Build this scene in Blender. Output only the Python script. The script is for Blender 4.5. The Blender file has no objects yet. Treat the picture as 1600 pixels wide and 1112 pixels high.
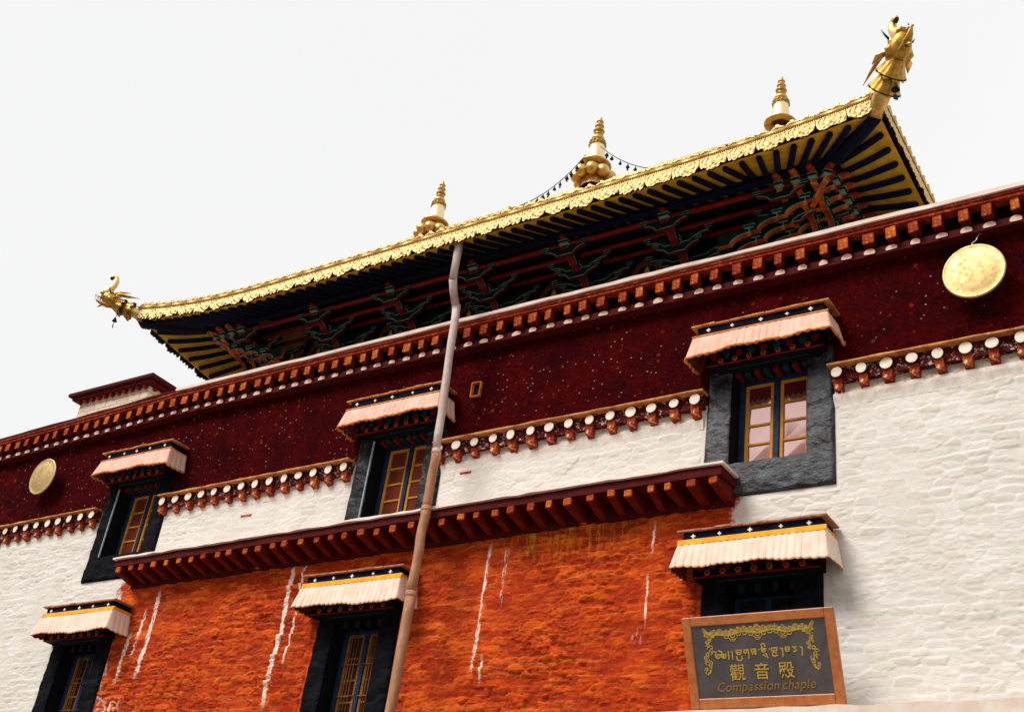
import bpy, bmesh, math, random
import numpy as np
from mathutils import Vector, Matrix, Euler
from mathutils.geometry import interpolate_bezier
R_ = math.radians
rnd = random.Random(7)
sc = bpy.context.scene

# ------------------------------------------------------------------ camera
W_, H_ = 1600, 1112
cam = bpy.data.cameras.new('camera'); cam_o = bpy.data.objects.new('camera', cam)
sc.collection.objects.link(cam_o); sc.camera = cam_o
yaw, pit, rol = R_(-37.2173), R_(30.0117), R_(8.4428)
fwd = Vector((math.sin(yaw)*math.cos(pit), math.cos(yaw)*math.cos(pit), math.sin(pit)))
rt = Vector((math.cos(yaw), -math.sin(yaw), 0)); up = rt.cross(fwd)
r2 = rt*math.cos(rol) + up*math.sin(rol); u2 = -rt*math.sin(rol) + up*math.cos(rol)
M = Matrix((r2, u2, -fwd)).transposed().to_4x4(); M.translation = Vector((0, 0, 1.6))
cam_o.matrix_world = M
cam.sensor_fit = 'HORIZONTAL'; cam.sensor_width = 36; cam.lens = 1928.53/1600*36
cam.clip_start = .1; cam.clip_end = 5000

# ------------------------------------------------------------------ world and sun
SUN_EL, SUN_AZ = 46, -30      # azimuth: degrees from -Y (towards the viewer) to -X (left)
w = bpy.data.worlds.new('World'); sc.world = w; w.use_nodes = True
nt = w.node_tree; N = nt.nodes; L = nt.links
for n in list(N): N.remove(n)
out = N.new('ShaderNodeOutputWorld'); bg = N.new('ShaderNodeBackground')
sky = N.new('ShaderNodeTexSky'); sky.sky_type = 'NISHITA'; sky.sun_disc = False
sky.sun_elevation = R_(SUN_EL); sky.sun_rotation = R_(180-SUN_AZ)
sc1 = N.new('ShaderNodeVectorMath'); sc1.operation = 'SCALE'; sc1.inputs['Scale'].default_value = .1
tc = N.new('ShaderNodeTexCoord'); no = N.new('ShaderNodeTexNoise'); no.inputs['Scale'].default_value = 1.3
no.inputs['Detail'].default_value = 5
rp = N.new('ShaderNodeValToRGB'); rp.color_ramp.elements[0].color = (.484, .483, .480, 1); rp.color_ramp.elements[1].color = (.512, .510, .505, 1)
rp.color_ramp.elements[0].position = .35; rp.color_ramp.elements[1].position = .65
mx = N.new('ShaderNodeMix'); mx.data_type = 'RGBA'; mx.inputs[0].default_value = .97
L.new(sky.outputs[0], sc1.inputs[0]); L.new(tc.outputs['Generated'], no.inputs['Vector']); L.new(no.outputs['Fac'], rp.inputs[0])
L.new(sc1.outputs[0], mx.inputs[6]); L.new(rp.outputs[0], mx.inputs[7]); L.new(mx.outputs[2], bg.inputs['Color'])
bg.inputs['Strength'].default_value = 1.0; L.new(bg.outputs[0], out.inputs[0])
sun = bpy.data.lights.new('sun', 'SUN'); sun.energy = 2.1; sun.angle = R_(26); sun.color = (1, .95, .88)
sun_o = bpy.data.objects.new('sun', sun); sc.collection.objects.link(sun_o)
sd = Vector((math.sin(R_(SUN_AZ))*math.cos(R_(SUN_EL)), -math.cos(R_(SUN_AZ))*math.cos(R_(SUN_EL)), math.sin(R_(SUN_EL))))
sun_o.rotation_euler = sd.to_track_quat('Z', 'Y').to_euler()
sc.view_settings.view_transform = 'Standard'; sc.view_settings.look = 'None'
sc.view_settings.exposure = 0.95; sc.view_settings.gamma = 1.0

# ------------------------------------------------------------------ node material helpers
class NM:
    def __init__(s, name):
        s.m = bpy.data.materials.new(name); s.m.use_nodes = True; s.t = s.m.node_tree
        s.b = s.t.nodes['Principled BSDF']; s.tc = s.t.nodes.new('ShaderNodeTexCoord')
        s.obj = s.tc.outputs['Object']
    def n(s, typ, **kw):
        n = s.t.nodes.new(typ)
        for k, v in kw.items(): setattr(n, k, v)
        return n
    def put(s, inp, v):
        if isinstance(v, bpy.types.NodeSocket): s.t.links.new(v, inp)
        elif isinstance(v, (tuple, list)) and len(v) == 3 and inp.type == 'RGBA': inp.default_value = (*v, 1)
        else: inp.default_value = v
    def mapping(s, sx=1, sy=1, sz=1, v=None):
        n = s.n('ShaderNodeMapping'); n.inputs['Scale'].default_value = (sx, sy, sz); s.put(n.inputs[0], v or s.obj); return n.outputs[0]
    def noise(s, scale, detail=4, rough=.55, v=None, dist=0):
        n = s.n('ShaderNodeTexNoise'); s.put(n.inputs['Vector'], v or s.obj)
        n.inputs['Scale'].default_value = scale; n.inputs['Detail'].default_value = detail
        n.inputs['Roughness'].default_value = rough; n.inputs['Distortion'].default_value = dist; return n.outputs['Fac']
    def vor(s, scale, feature='F1', v=None, out='Distance'):
        n = s.n('ShaderNodeTexVoronoi', feature=feature); s.put(n.inputs['Vector'], v or s.obj); n.inputs['Scale'].default_value = scale
        return n.outputs[out]
    def ramp(s, fac, stops):
        n = s.n('ShaderNodeValToRGB'); s.put(n.inputs[0], fac); e = n.color_ramp.elements
        while len(e) < len(stops): e.new(.5)
        for i, (p, c) in enumerate(stops):
            e[i].position = p; e[i].color = (*c, 1) if isinstance(c, (tuple, list)) else (c, c, c, 1)
        return n.outputs[0]
    def mix(s, f, a, b, mode='MIX'):
        n = s.n('ShaderNodeMix', data_type='RGBA', blend_type=mode); s.put(n.inputs[0], f)
        s.put(n.inputs[6], a); s.put(n.inputs[7], b); return n.outputs[2]
    def math(s, op, a, b=0.0, c=None, clamp=False):
        n = s.n('ShaderNodeMath', operation=op, use_clamp=clamp); s.put(n.inputs[0], a); s.put(n.inputs[1], b)
        if c is not None: s.put(n.inputs[2], c)
        return n.outputs[0]
    def sstep(s, v, a, b, o0=0., o1=1.):
        n = s.n('ShaderNodeMapRange', interpolation_type='SMOOTHSTEP'); s.put(n.inputs[0], v)
        n.inputs[1].default_value = a; n.inputs[2].default_value = b; n.inputs[3].default_value = o0; n.inputs[4].default_value = o1
        return n.outputs[0]
    def xyz(s, v=None):
        n = s.n('ShaderNodeSeparateXYZ'); s.put(n.inputs[0], v or s.obj); return n.outputs
    def bump(s, h, strength=.5, dist=.01, normal=None):
        n = s.n('ShaderNodeBump'); n.inputs['Strength'].default_value = strength; n.inputs['Distance'].default_value = dist
        s.put(n.inputs['Height'], h)
        if normal is not None: s.put(n.inputs['Normal'], normal)
        return n.outputs[0]
    def fin(s, color, rough=.8, metal=0, normal=None, spec=.3, **kw):
        s.put(s.b.inputs['Base Color'], color); s.put(s.b.inputs['Roughness'], rough); s.put(s.b.inputs['Metallic'], metal)
        s.b.inputs['Specular IOR Level'].default_value = spec
        if normal is not None: s.put(s.b.inputs['Normal'], normal)
        for k, v in kw.items(): s.put(s.b.inputs[k], v)
        return s.m

def paint(name, c, c2=None, rough=.6, scale=6, bump=.3, bdist=.006, spec=.12, metal=0, chip=None, chipc=None, rnd_=0.0):
    """weathered paint: two tones, fine grain, optional chipped patches showing another colour"""
    m = NM(name)
    c2 = c2 or tuple(x*.6 for x in c)
    n1 = m.noise(scale, 6, .65); n2 = m.noise(scale*7, 4, .6)
    col = m.mix(m.ramp(n1, [(.35, 0.), (.65, 1.)]), c2, c)
    if chip:
        f = m.math('MULTIPLY', m.ramp(m.noise(scale*2.3, 8, .75), [(chip, 0.), (chip+.04, 1.)]), .9)
        col = m.mix(f, col, chipc)
    if rnd_:
        oi = m.n('ShaderNodeObjectInfo'); hv_ = m.n('ShaderNodeHueSaturation'); m.put(hv_.inputs['Color'], col)
        m.put(hv_.inputs['Value'], m.math('MULTIPLY_ADD', oi.outputs['Random'], rnd_*2, 1-rnd_)); m.put(hv_.inputs['Hue'], m.math('MULTIPLY_ADD', oi.outputs['Random'], .02, .494)); col = hv_.outputs[0]
    h = m.math('ADD', n1, m.math('MULTIPLY', n2, .4))
    return m.fin(col, rough=m.ramp(n2, [(.3, rough*.85), (.7, min(1, rough*1.15))]), metal=metal, normal=m.bump(h, bump, bdist), spec=spec)

# --- masonry: whitewash and red ochre wash over rubble stone. One material, the colour wash is bounded by position on the wall
def wall_mat():
    m = NM('limewashed_rubble'); x, y, z = m.xyz()
    nb = m.noise(1.6, 5, .7); nb2 = m.noise(9, 5, .7)
    wob = m.math('ADD', m.math('MULTIPLY', m.math('SUBTRACT', nb, .5), 1.3), m.math('MULTIPLY', m.math('SUBTRACT', nb2, .5), .9))
    xw = m.math('ADD', x, wob)
    left = m.sstep(xw, -17.5, -17.25); right = m.sstep(xw, -6.25, -6.0, 1, 0)
    zt = m.sstep(z, 8.44, 8.46, 1, 0)
    red = m.math('MULTIPLY', m.math('MULTIPLY', left, right), zt)
    # red wash
    flow = m.mapping(1.2, 1, 2.2)
    a = m.noise(2.2, 7, .7, v=flow); b = m.noise(14, 6, .7, v=flow); c = m.noise(60, 3, .6)
    rc = m.ramp(a, [(.32, (.20, .012, .002)), (.44, (.36, .028, .003)), (.56, (.46, .045, .004)), (.70, (.56, .080, .006))])
    rc = m.mix(m.ramp(b, [(.54, 0.), (.70, .7)]), rc, (.72, .16, .010))
    rc = m.mix(m.ramp(m.noise(7, 7, .75, v=m.mapping(.45, 1, 3.4)), [(.38, .9), (.47, 0.)]), rc, (.15, .007, .002))  # stretched dark streaks: crevice shade put into the red colour
    rc = m.mix(m.ramp(m.noise(4.5, 5, .7, v=m.mapping(1, 1, 1.6)), [(.60, 0.), (.70, .6)]), rc, (.70, .16, .010))
    rc = m.mix(m.math('MULTIPLY', m.ramp(m.noise(26, 8, .8), [(.70, 0.), (.74, 1.)]), .7), rc, (.85, .50, .34))
    rc = m.mix(m.math('MULTIPLY', m.ramp(m.noise(3.4, 6, .75, v=m.mapping(.30, 1, 4.5)), [(.575, 0.), (.592, 1.), (.61, 0.)]), .55), rc, (.86, .36, .10))
    at = m.n('ShaderNodeAttribute', attribute_name='stone').outputs['Fac']; atb = m.n('ShaderNodeAttribute', attribute_name='stone_b').outputs['Fac']; aj = m.n('ShaderNodeAttribute', attribute_name='joint').outputs['Fac']
    rc = m.mix(m.ramp(at, [(.15, .60), (.50, 0.)]), rc, (.26, .016, .002)); rc = m.mix(m.ramp(at, [(.55, 0.), (.90, .50)]), rc, (.68, .12, .008))
    # drips of limewash that ran down over the red
    drips = None
    for (dx, w_, z0, z1, th) in ((-13.45, .045, 5.7, 8.1, .42), (-13.22, .022, 6.3, 8.2, .46), (-16.92, .05, 6.2, 7.2, .47), (-16.45, .05, 6.25, 7.9, .48), (-16.7, .03, 6.6, 7.6, .5),
                                 (-9.75, .03, 6.0, 8.0, .50), (-9.45, .03, 6.9, 7.9, .55), (-9.6, .02, 5.9, 6.4, .40), (-7.18, .018, 7.45, 8.0, .36), (-7.22, .02, 6.5, 7.3, .50), (-7.32, .10, 6.3, 6.6, .58), (-16.9, .3, 5.6, 6.1, .58)):
        wv = m.math('MULTIPLY', m.math('SUBTRACT', m.noise(1.1, 3, .45, v=m.mapping(.2, 1, 1)), .5), .10)
        d = m.math('ABSOLUTE', m.math('SUBTRACT', m.math('ADD', x, wv), dx))
        k = m.sstep(d, w_*.5, w_*1.2, 1, 0)
        k = m.math('MULTIPLY', k, m.math('MULTIPLY', m.sstep(z, z0, z0+.3), m.sstep(z, z1-.25, z1, 1, 0)))
        k = m.math('MULTIPLY', k, m.ramp(m.noise(11, 5, .7, v=m.mapping(2.2, 1, .45)), [(th-.07, 0.), (th+.02, 1.)]))
        drips = k if drips is None else m.math('MAXIMUM', drips, k)
    rc = m.mix(m.math('MULTIPLY', drips, .92), rc, (.86, .70, .60))
    orange = m.math('MULTIPLY', m.math('MULTIPLY', m.sstep(x, -10, -9.2), m.sstep(x, -7.6, -7.0, 1, 0)), m.sstep(z, 7.3, 8.1))
    stre = m.ramp(m.noise(3, 5, .7, v=m.mapping(3.5, 1, .35)), [(.52, 0.), (.62, 1.)])
    rc = m.mix(m.math('MULTIPLY', m.math('MULTIPLY', orange, stre), .7), rc, (.78, .30, .02))
    # whitewash
    wa = m.noise(1.4, 6, .65); wb = m.noise(8, 6, .7); wc = m.noise(24, 5, .7, v=m.mapping(1, 1, 2.2))
    wcx = m.ramp(wa, [(.3, (.60, .565, .53)), (.7, (.70, .675, .65))])
    wcx = m.mix(m.ramp(wb, [(.5, 0.), (.75, .55)]), wcx, (.60, .55, .475))
    wcx = m.mix(m.ramp(wc, [(.60, 0.), (.74, .45)]), wcx, (.52, .45, .38))
    wcx = m.mix(m.math('MULTIPLY', m.ramp(m.noise(5, 9, .8), [(.67, 0.), (.72, .8)]), m.ramp(m.noise(40, 2, .5), [(.5, 0.), (.6, 1.)])), wcx, (.55, .24, .13))
    # brown run-off just below the painted frieze
    wcx = m.mix(m.math('MULTIPLY', m.ramp(m.noise(6.5, 4, .6, v=m.mapping(.55, 1, 1.9)), [(.57, 0.), (.66, 1.)]), .40), wcx, (.56, .55, .44))
    wcx = m.mix(m.math('MULTIPLY', m.ramp(m.noise(5.1, 4, .6, v=m.mapping(.5, 1.7, 2.1)), [(.60, 0.), (.68, 1.)]), .45), wcx, (.60, .46, .37))
    wcx = m.mix(m.math('MULTIPLY', m.ramp(m.noise(4, 6, .75, v=m.mapping(.35, 1, 5)), [(.585, 0.), (.60, 1.), (.625, 0.)]), .45), wcx, (.80, .77, .73))
    wcx = m.mix(m.ramp(at, [(.52, 0.), (.85, .45)]), wcx, (.56, .51, .44)); wcx = m.mix(m.ramp(atb, [(.72, 0.), (.9, .35)]), wcx, (.55, .56, .46)); wcx = m.mix(m.ramp(aj, [(.05, .45), (.45, 0.)]), wcx, (.76, .72, .68))
    nearf = m.math('MULTIPLY', m.sstep(z, 9.05, 9.45), m.ramp(m.noise(7, 6, .8, v=m.mapping(1.6, 1, .6)), [(.42, 0.), (.62, 1.)]))
    wcx = m.mix(m.math('MULTIPLY', nearf, .55), wcx, (.48, .22, .10))
    # pinkish transition where the two washes meet
    edge = m.math('MULTIPLY', red, m.math('SUBTRACT', 1., red)); 
    col = m.mix(red, wcx, rc)
    h = m.math('ADD', m.math('MULTIPLY', m.noise(22, 8, .75, v=m.mapping(.8, 1, 1.8)), .8), m.math('MULTIPLY', m.noise(90, 3, .6), .25))
    nb_ = m.bump(h, .6, .018)
    return m.fin(col, rough=.92, normal=nb_, spec=.15)
M_wall = wall_mat()

def penbe_mat():
    m = NM('maroon_brushwood'); 
    v = m.vor(80); n1 = m.noise(1.7, 8, .75); n2 = m.noise(40, 5, .7, v=m.mapping(1, 1, 1.8))
    col = m.ramp(n1, [(.34, (.022, .0010, .0036)), (.50, (.070, .0014, .0034)), (.66, (.140, .0028, .0030))])
    col = m.mix(m.ramp(n2, [(.5, 0.), (.75, .7)]), col, (.20, .006, .005))
    col = m.mix(m.ramp(v, [(.0, .5), (.25, 0.)]), col, (.18, .006, .006))
    col = m.mix(m.ramp(m.noise(13, 6, .75), [(.40, .65), (.52, 0.)]), col, (.020, .0008, .003)); col = m.mix(m.ramp(m.noise(17, 6, .8), [(.54, 0.), (.68, .6)]), col, (.24, .012, .006))
    where = m.ramp(m.noise(.9, 4, .6), [(.40, .12), (.58, 1.)])
    ob = m.math('MULTIPLY', m.math('MULTIPLY', m.ramp(m.vor(6.3), [(.08, 1.), (.24, 0.)]), m.ramp(m.noise(5, 4), [(.46, 0.), (.6, 1.)])), where)
    col = m.mix(m.math('MULTIPLY', ob, .75), col, (.55, .09, .012))
    sp = m.math('MULTIPLY', m.ramp(m.vor(9.5), [(.07, 1.), (.13, 0.)]), where)
    col = m.mix(m.math('MULTIPLY', sp, .95), col, (.85, .45, .32))
    h = m.math('ADD', m.math('MULTIPLY', v, -1.), m.math('MULTIPLY', n2, .9))
    return m.fin(col, rough=1, normal=m.bump(h, 1, .05), spec=.03)
M_penbe = penbe_mat()

def gold_mat(name, base=(.86, .56, .16), dark=(.30, .15, .03), rough=.42, tarn=.5, emboss=0, scale=9):
    m = NM(name); n1 = m.noise(scale, 6, .7); n2 = m.noise(scale*6, 4, .6)
    col = m.mix(m.ramp(n1, [(tarn-.2, .75), (tarn+.12, 0.)]), base, dark)
    h = m.math('ADD', n1, m.math('MULTIPLY', n2, .5))
    if emboss:
        v = m.vor(emboss, 'SMOOTH_F1'); r_ = m.math('SINE', m.math('MULTIPLY', v, 34.))
        h = m.math('ADD', h, m.math('MULTIPLY', r_, .6))
        col = m.mix(m.ramp(r_, [(.0, .45), (.45, 0.)]), col, dark)
    return m.fin(col, rough=m.ramp(n2, [(.3, rough*.8), (.7, rough*1.3)]), metal=1, normal=m.bump(h, .45, .006), spec=.5)
M_gold = gold_mat('gilded_copper', base=(.80, .54, .19), dark=(.26, .13, .03), tarn=.52)
M_goldE = gold_mat('embossed_gilded_copper', base=(.80, .62, .33), dark=(.42, .24, .06), rough=.55, tarn=.40, emboss=22)
M_goldP = gold_mat('pale_gilded_copper', base=(.84, .68, .40), dark=(.66, .42, .15), rough=.40, tarn=.33, scale=4)
M_goldD = gold_mat('tarnished_gilded_copper', base=(.62, .38, .08), dark=(.16, .07, .015), rough=.42, tarn=.55, scale=14)
M_goldT = gold_mat('cream_gilded_trunk', base=(.74, .55, .24), dark=(.45, .28, .08), rough=.5, tarn=.42, scale=10)
M_disc = gold_mat('hammered_gold_disc', base=(.54, .41, .21), dark=(.38, .24, .07), rough=.55, tarn=.48, scale=3.5)
M_bronze = paint('dark_bronze_and_back_shade', (.05, .03, .018), rough=.7)  # also on the panel backs, as their shade in colour
M_brass = gold_mat('old_brass', base=(.5, .3, .1), dark=(.12, .06, .02))
M_iron = paint('dark_iron', (.02, .017, .02), rough=.6)
M_navy = paint('navy_painted_timber', (.004, .007, .030), (.003, .004, .014), spec=.12, rough=.7, scale=10)
M_blue = paint('blue_painted_timber', (.012, .035, .09), (.008, .014, .035), rough=.55, scale=12, chip=.66, chipc=(.10, .12, .13))
M_yel = paint('yellow_soffit_board', (.78, .49, .04), (.54, .30, .025), rough=.75, scale=5, chip=.68, chipc=(.22, .10, .02))
M_redt = paint('red_painted_timber', (.24, .012, .008), (.13, .006, .006), rough=.55, scale=8)
M_redd = paint('weathered_orange_red_timber', (.50, .085, .012), (.22, .020, .005), rough=.85, scale=9, chip=.56, chipc=(.66, .22, .05), rnd_=.32)
M_blk = paint('limewash_splashed_timber', (.36, .045, .010), (.20, .016, .005), rough=.9, scale=9, chip=.57, chipc=(.68, .48, .36), rnd_=.2)
M_maro = paint('maroon_timber', (.085, .005, .005), (.05, .003, .004), rough=.85, scale=7, chip=.68, chipc=(.35, .09, .04))
M_fasc = paint('weathered_red_fascia', (.30, .028, .006), (.13, .009, .004), rough=.9, scale=8, chip=.56, chipc=(.48, .13, .04))
M_splash = paint('limewash_splashed_board', (.085, .005, .005), (.05, .003, .004), rough=.9, scale=6, chip=.56, chipc=(.62, .46, .36))
M_beam = paint('shaded_red_beam', (.16, .011, .005), (.09, .006, .004), rough=.85, scale=9)  # darker red for beam and dentil sides, their shade put into the paint
M_under = paint('dark_red_underside', (.15, .008, .006), (.09, .005, .005), rough=.7, scale=9)
M_teal = paint('dark_green_timber', (.004, .020, .018), (.003, .010, .011), spec=.12, rough=.75, scale=10)
M_mint = paint('pale_green_outline_paint', (.20, .42, .33), (.05, .15, .12), rough=.7, scale=14)
M_ora = paint('orange_painted_timber', (.60, .19, .02), (.42, .09, .012), rough=.7, scale=10)
M_slate = paint('stone_coping_slate', (.44, .22, .13), (.26, .09, .045), rough=.85, scale=7, chip=.60, chipc=(.66, .47, .36))
M_cope = paint('limewashed_coping', (.84, .70, .64), (.74, .54, .47), rough=.85, scale=4, chip=.66, chipc=(.30, .07, .04))
M_ledge = paint('limewashed_ledge', (.66, .58, .51), (.58, .46, .38), rough=.9, scale=5)
M_oslat = paint('ochre_slate', (.62, .27, .08), (.36, .10, .03), rough=.85, scale=8, chip=.58, chipc=(.62, .42, .16))
M_archo = paint('dark_orange_arch_paint', (.30, .085, .014), (.18, .04, .01), rough=.8, scale=10)
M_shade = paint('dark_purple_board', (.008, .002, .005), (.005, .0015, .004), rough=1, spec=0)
M_pline = paint('pale_blue_edge_line', (.38, .44, .50), (.2, .25, .3), rough=.7, scale=20)
M_wend = paint('white_painted_pole_end', (.76, .69, .60), (.66, .55, .46), rough=.8, scale=9, bump=.4, chip=.66, chipc=(.50, .22, .12), rnd_=.06)
M_pend = paint('pinkish_painted_pole_end', (.80, .56, .44), (.66, .40, .30), rough=.8, scale=9, chip=.70, chipc=(.30, .06, .03))
def black_mat(name, tones, rough, spec, blot):
    m = NM(name); n1 = m.noise(3.2, 6, .62, v=m.mapping(1, 1, 1.8)); n2 = m.noise(26, 5, .65)
    col = m.ramp(m.noise(5, 7, .7, v=m.mapping(1, 1, 1.5)), [(.3, tones[0]), (.5, tones[1]), (.68, tones[2])])
    col = m.mix(m.ramp(m.noise(2.6, 6, .7), [(blot, 1.), (blot+.05, 0.)]), col, (.004, .004, .006))
    h = m.math('ADD', n1, m.math('MULTIPLY', n2, .14))
    return m.fin(col, rough=rough, normal=m.bump(h, .8, .08), spec=spec)
M_black = black_mat('black_plaster', [(.002, .002, .004), (.004, .004, .007), (.010, .011, .015)], .85, .06, .30)
M_blackg = black_mat('sheen_toned_black_plaster', [(.008, .009, .013), (.024, .028, .036), (.060, .070, .084)], .42, .38, .45)  # greyer than M_black: sky sheen put into the plaster colour
M_blackm = black_mat('patchy_black_plaster', [(.003, .003, .005), (.012, .014, .018), (.085, .095, .11)], .5, .15, .46)  # grey blotches put the plaster's sheen into its colour
M_dark = paint('near_black_timber', (.005, .005, .008), spec=.1, rough=.8, scale=8)  # near-black paint for reveals, lintels, vent and pavilion wall
M_dteal = paint('dull_teal_timber', (.010, .040, .044), (.005, .018, .024), spec=.1, rough=.8, scale=12)
M_tealb = paint('teal_painted_timber', (.015, .075, .085), (.008, .03, .045), rough=.6, scale=12)
M_sash = paint('yellow_window_timber', (.62, .27, .03), (.45, .16, .018), rough=.55, scale=14, chip=.72, chipc=(.25, .10, .03))
M_sashd = paint('shaded_dirty_yellow_window_timber', (.30, .12, .018), (.17, .06, .012), rough=.7, scale=14)  # darker copy of M_sash: shade and dirt put into the colour
def pane_mat(name, c, refl):
    m = NM(name); n = m.noise(1.1, 2)
    return m.fin(c, rough=.06, metal=refl, normal=m.bump(n, .25, .05), spec=.8, **{'Specular Tint': (1, .85, .8)})
M_pane = pane_mat('reflecting_window_glass', (.72, .47, .44), .85)
M_paneR = pane_mat('hill_reflection_red_glass', (.24, .055, .03), .45)  # brown-red reflection of the hillside put into the glass colour
M_paneD = pane_mat('dark_window_glass', (.05, .02, .02), .35)
def cloth_mat(name, c, c2):
    m = NM(name); n1 = m.noise(5, 5, .7); n2 = m.noise(220, 2)
    col = m.mix(m.ramp(n1, [(.4, 0.), (.6, .9)]), c, c2)
    st = m.ramp(m.noise(9, 7, .8, v=m.mapping(2.2, 2.2, .35)), [(.54, 0.), (.70, .55)]); col = m.mix(st, col, tuple(q*.62 for q in c2))
    return m.fin(col, rough=.95, normal=m.bump(m.math('ADD', n1, m.math('MULTIPLY', n2, .2)), .3, .01), spec=.1)
M_clothP = cloth_mat('sun_faded_pink_cotton', (.74, .50, .41), (.66, .39, .30))
M_clothW = cloth_mat('off_white_cotton', (.76, .62, .53), (.70, .52, .41))
M_clothO = cloth_mat('orange_cotton_hem', (.66, .24, .06), (.50, .14, .03))
M_clothIn = cloth_mat('shaded_red_cloth_inside', (.22, .05, .015), (.12, .02, .01))  # inner awning cloth: dark orange tone with its shade put into the colour
M_clothY = cloth_mat('yellow_cotton_trim', (.80, .36, .035), (.66, .25, .025))
M_clothN = cloth_mat('navy_cotton', (.006, .006, .018), (.003, .003, .008))
M_whitep = cloth_mat('white_applique', (.78, .74, .68), (.7, .62, .55))
M_curtain = cloth_mat('dark_red_curtain', (.10, .010, .008), (.06, .006, .006))
def pipe_mat():
    m = NM('weathered_drainpipe'); x, y, z = m.xyz()
    n1 = m.noise(5, 7, .7, v=m.mapping(1, 1, .4)); up_ = m.math('ADD', m.sstep(z, 8.2, 10.6), m.math('MULTIPLY', m.math('SUBTRACT', n1, .5), 1.2))
    c1 = m.ramp(n1, [(.3, (.27, .10, .045)), (.55, (.40, .19, .10)), (.75, (.50, .30, .19))])
    c2 = m.ramp(n1, [(.3, (.36, .27, .24)), (.6, (.58, .47, .43))])
    col = m.mix(m.ramp(up_, [(.35, 0.), (.65, 1.)]), c1, c2)
    col = m.mix(m.ramp(m.noise(11, 8, .8, v=m.mapping(1.5, 1, .5)), [(.62, 0.), (.66, .8)]), col, (.72, .58, .50))
    return m.fin(col, rough=.7, normal=m.bump(n1, .9, .03), spec=.25)
M_pipe = pipe_mat()
M_frame = paint('orange_brown_sign_frame', (.50, .17, .045), (.36, .10, .025), rough=.45, scale=16, spec=.5, chip=.66, chipc=(.55, .26, .08))
def board_mat():
    m = NM('grey_polished_sign_board'); n = m.noise(2, 5, .6, dist=2.5)
    col = m.ramp(n, [(.4, (.060, .052, .056)), (.6, (.085, .074, .076))])
    return m.fin(col, rough=.16, normal=m.bump(m.noise(1.6, 2), .35, .03), spec=.6)
M_board = board_mat()
M_letter = paint('gold_lettering', (.56, .37, .08), (.38, .24, .05), rough=.5, scale=30)
M_letter2 = paint('dull_gold_lettering', (.30, .17, .045), (.20, .11, .035), rough=.6, scale=30)
M_stone = paint('courtyard_stone', (.26, .23, .20), (.18, .155, .13), rough=.9, scale=.8)
M_hill = paint('bare_brown_hillside', (.20, .09, .055), (.11, .05, .03), rough=1, scale=.02, bump=1, bdist=5)
M_brick = None
def whitebrick():
    m = NM('whitewashed_brick'); b = m.n('ShaderNodeTexBrick'); b.inputs['Scale'].default_value = 1
    x, y, z = m.xyz(); cb = m.n('ShaderNodeCombineXYZ'); m.put(cb.inputs[0], m.math('ADD', x, y)); m.put(cb.inputs[1], m.math('ADD', z, m.math('MULTIPLY', m.noise(2), .06)))
    m.put(b.inputs['Vector'], cb.outputs[0]); b.inputs['Brick Width'].default_value = .42; b.inputs['Row Height'].default_value = .16
    b.inputs['Mortar Size'].default_value = .02; b.inputs['Mortar Smooth'].default_value = .4
    b.inputs['Color1'].default_value = (.62, .50, .41, 1); b.inputs['Color2'].default_value = (.72, .62, .52, 1); b.inputs['Mortar'].default_value = (.48, .34, .25, 1)
    col = m.mix(m.ramp(m.noise(4, 6, .7), [(.55, 0.), (.7, .6)]), b.outputs['Color'], (.45, .25, .16))
    return m.fin(col, rough=.9, normal=m.bump(b.outputs['Fac'], -.6, .02), spec=.1)
M_brick = whitebrick()

# ------------------------------------------------------------------ object helpers
col_ = sc.collection; WL = {}
def tag(o, label=None, cat=None, group=None, kind=None):
    if label: o['label'] = label
    if cat: o['category'] = cat
    if group: o['group'] = group
    if kind: o['kind'] = kind
    return o
def root(name, loc, label, cat, group=None, rot=None):
    o = bpy.data.objects.new(name, None); o.empty_display_size = .2; o.location = loc
    if rot: o.rotation_euler = rot
    col_.objects.link(o); WL[o.name] = Vector(loc); return tag(o, label, cat, group)
def link(name, me, parent=None, loc=(0, 0, 0), rot=None, scale=None, world=False):
    """world=True: loc given in world space (parents unrotated)"""
    o = bpy.data.objects.new(name, me); col_.objects.link(o)
    loc = Vector(loc)
    if parent is not None:
        o.parent = parent; pw = WL.get(parent.name, Vector((0, 0, 0)))
        if world: WL[o.name] = loc.copy(); loc = loc - pw
        else: WL[o.name] = pw + loc
    else: WL[o.name] = loc.copy()
    o.location = loc
    if rot: o.rotation_euler = rot
    if scale: o.scale = scale
    return o
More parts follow.
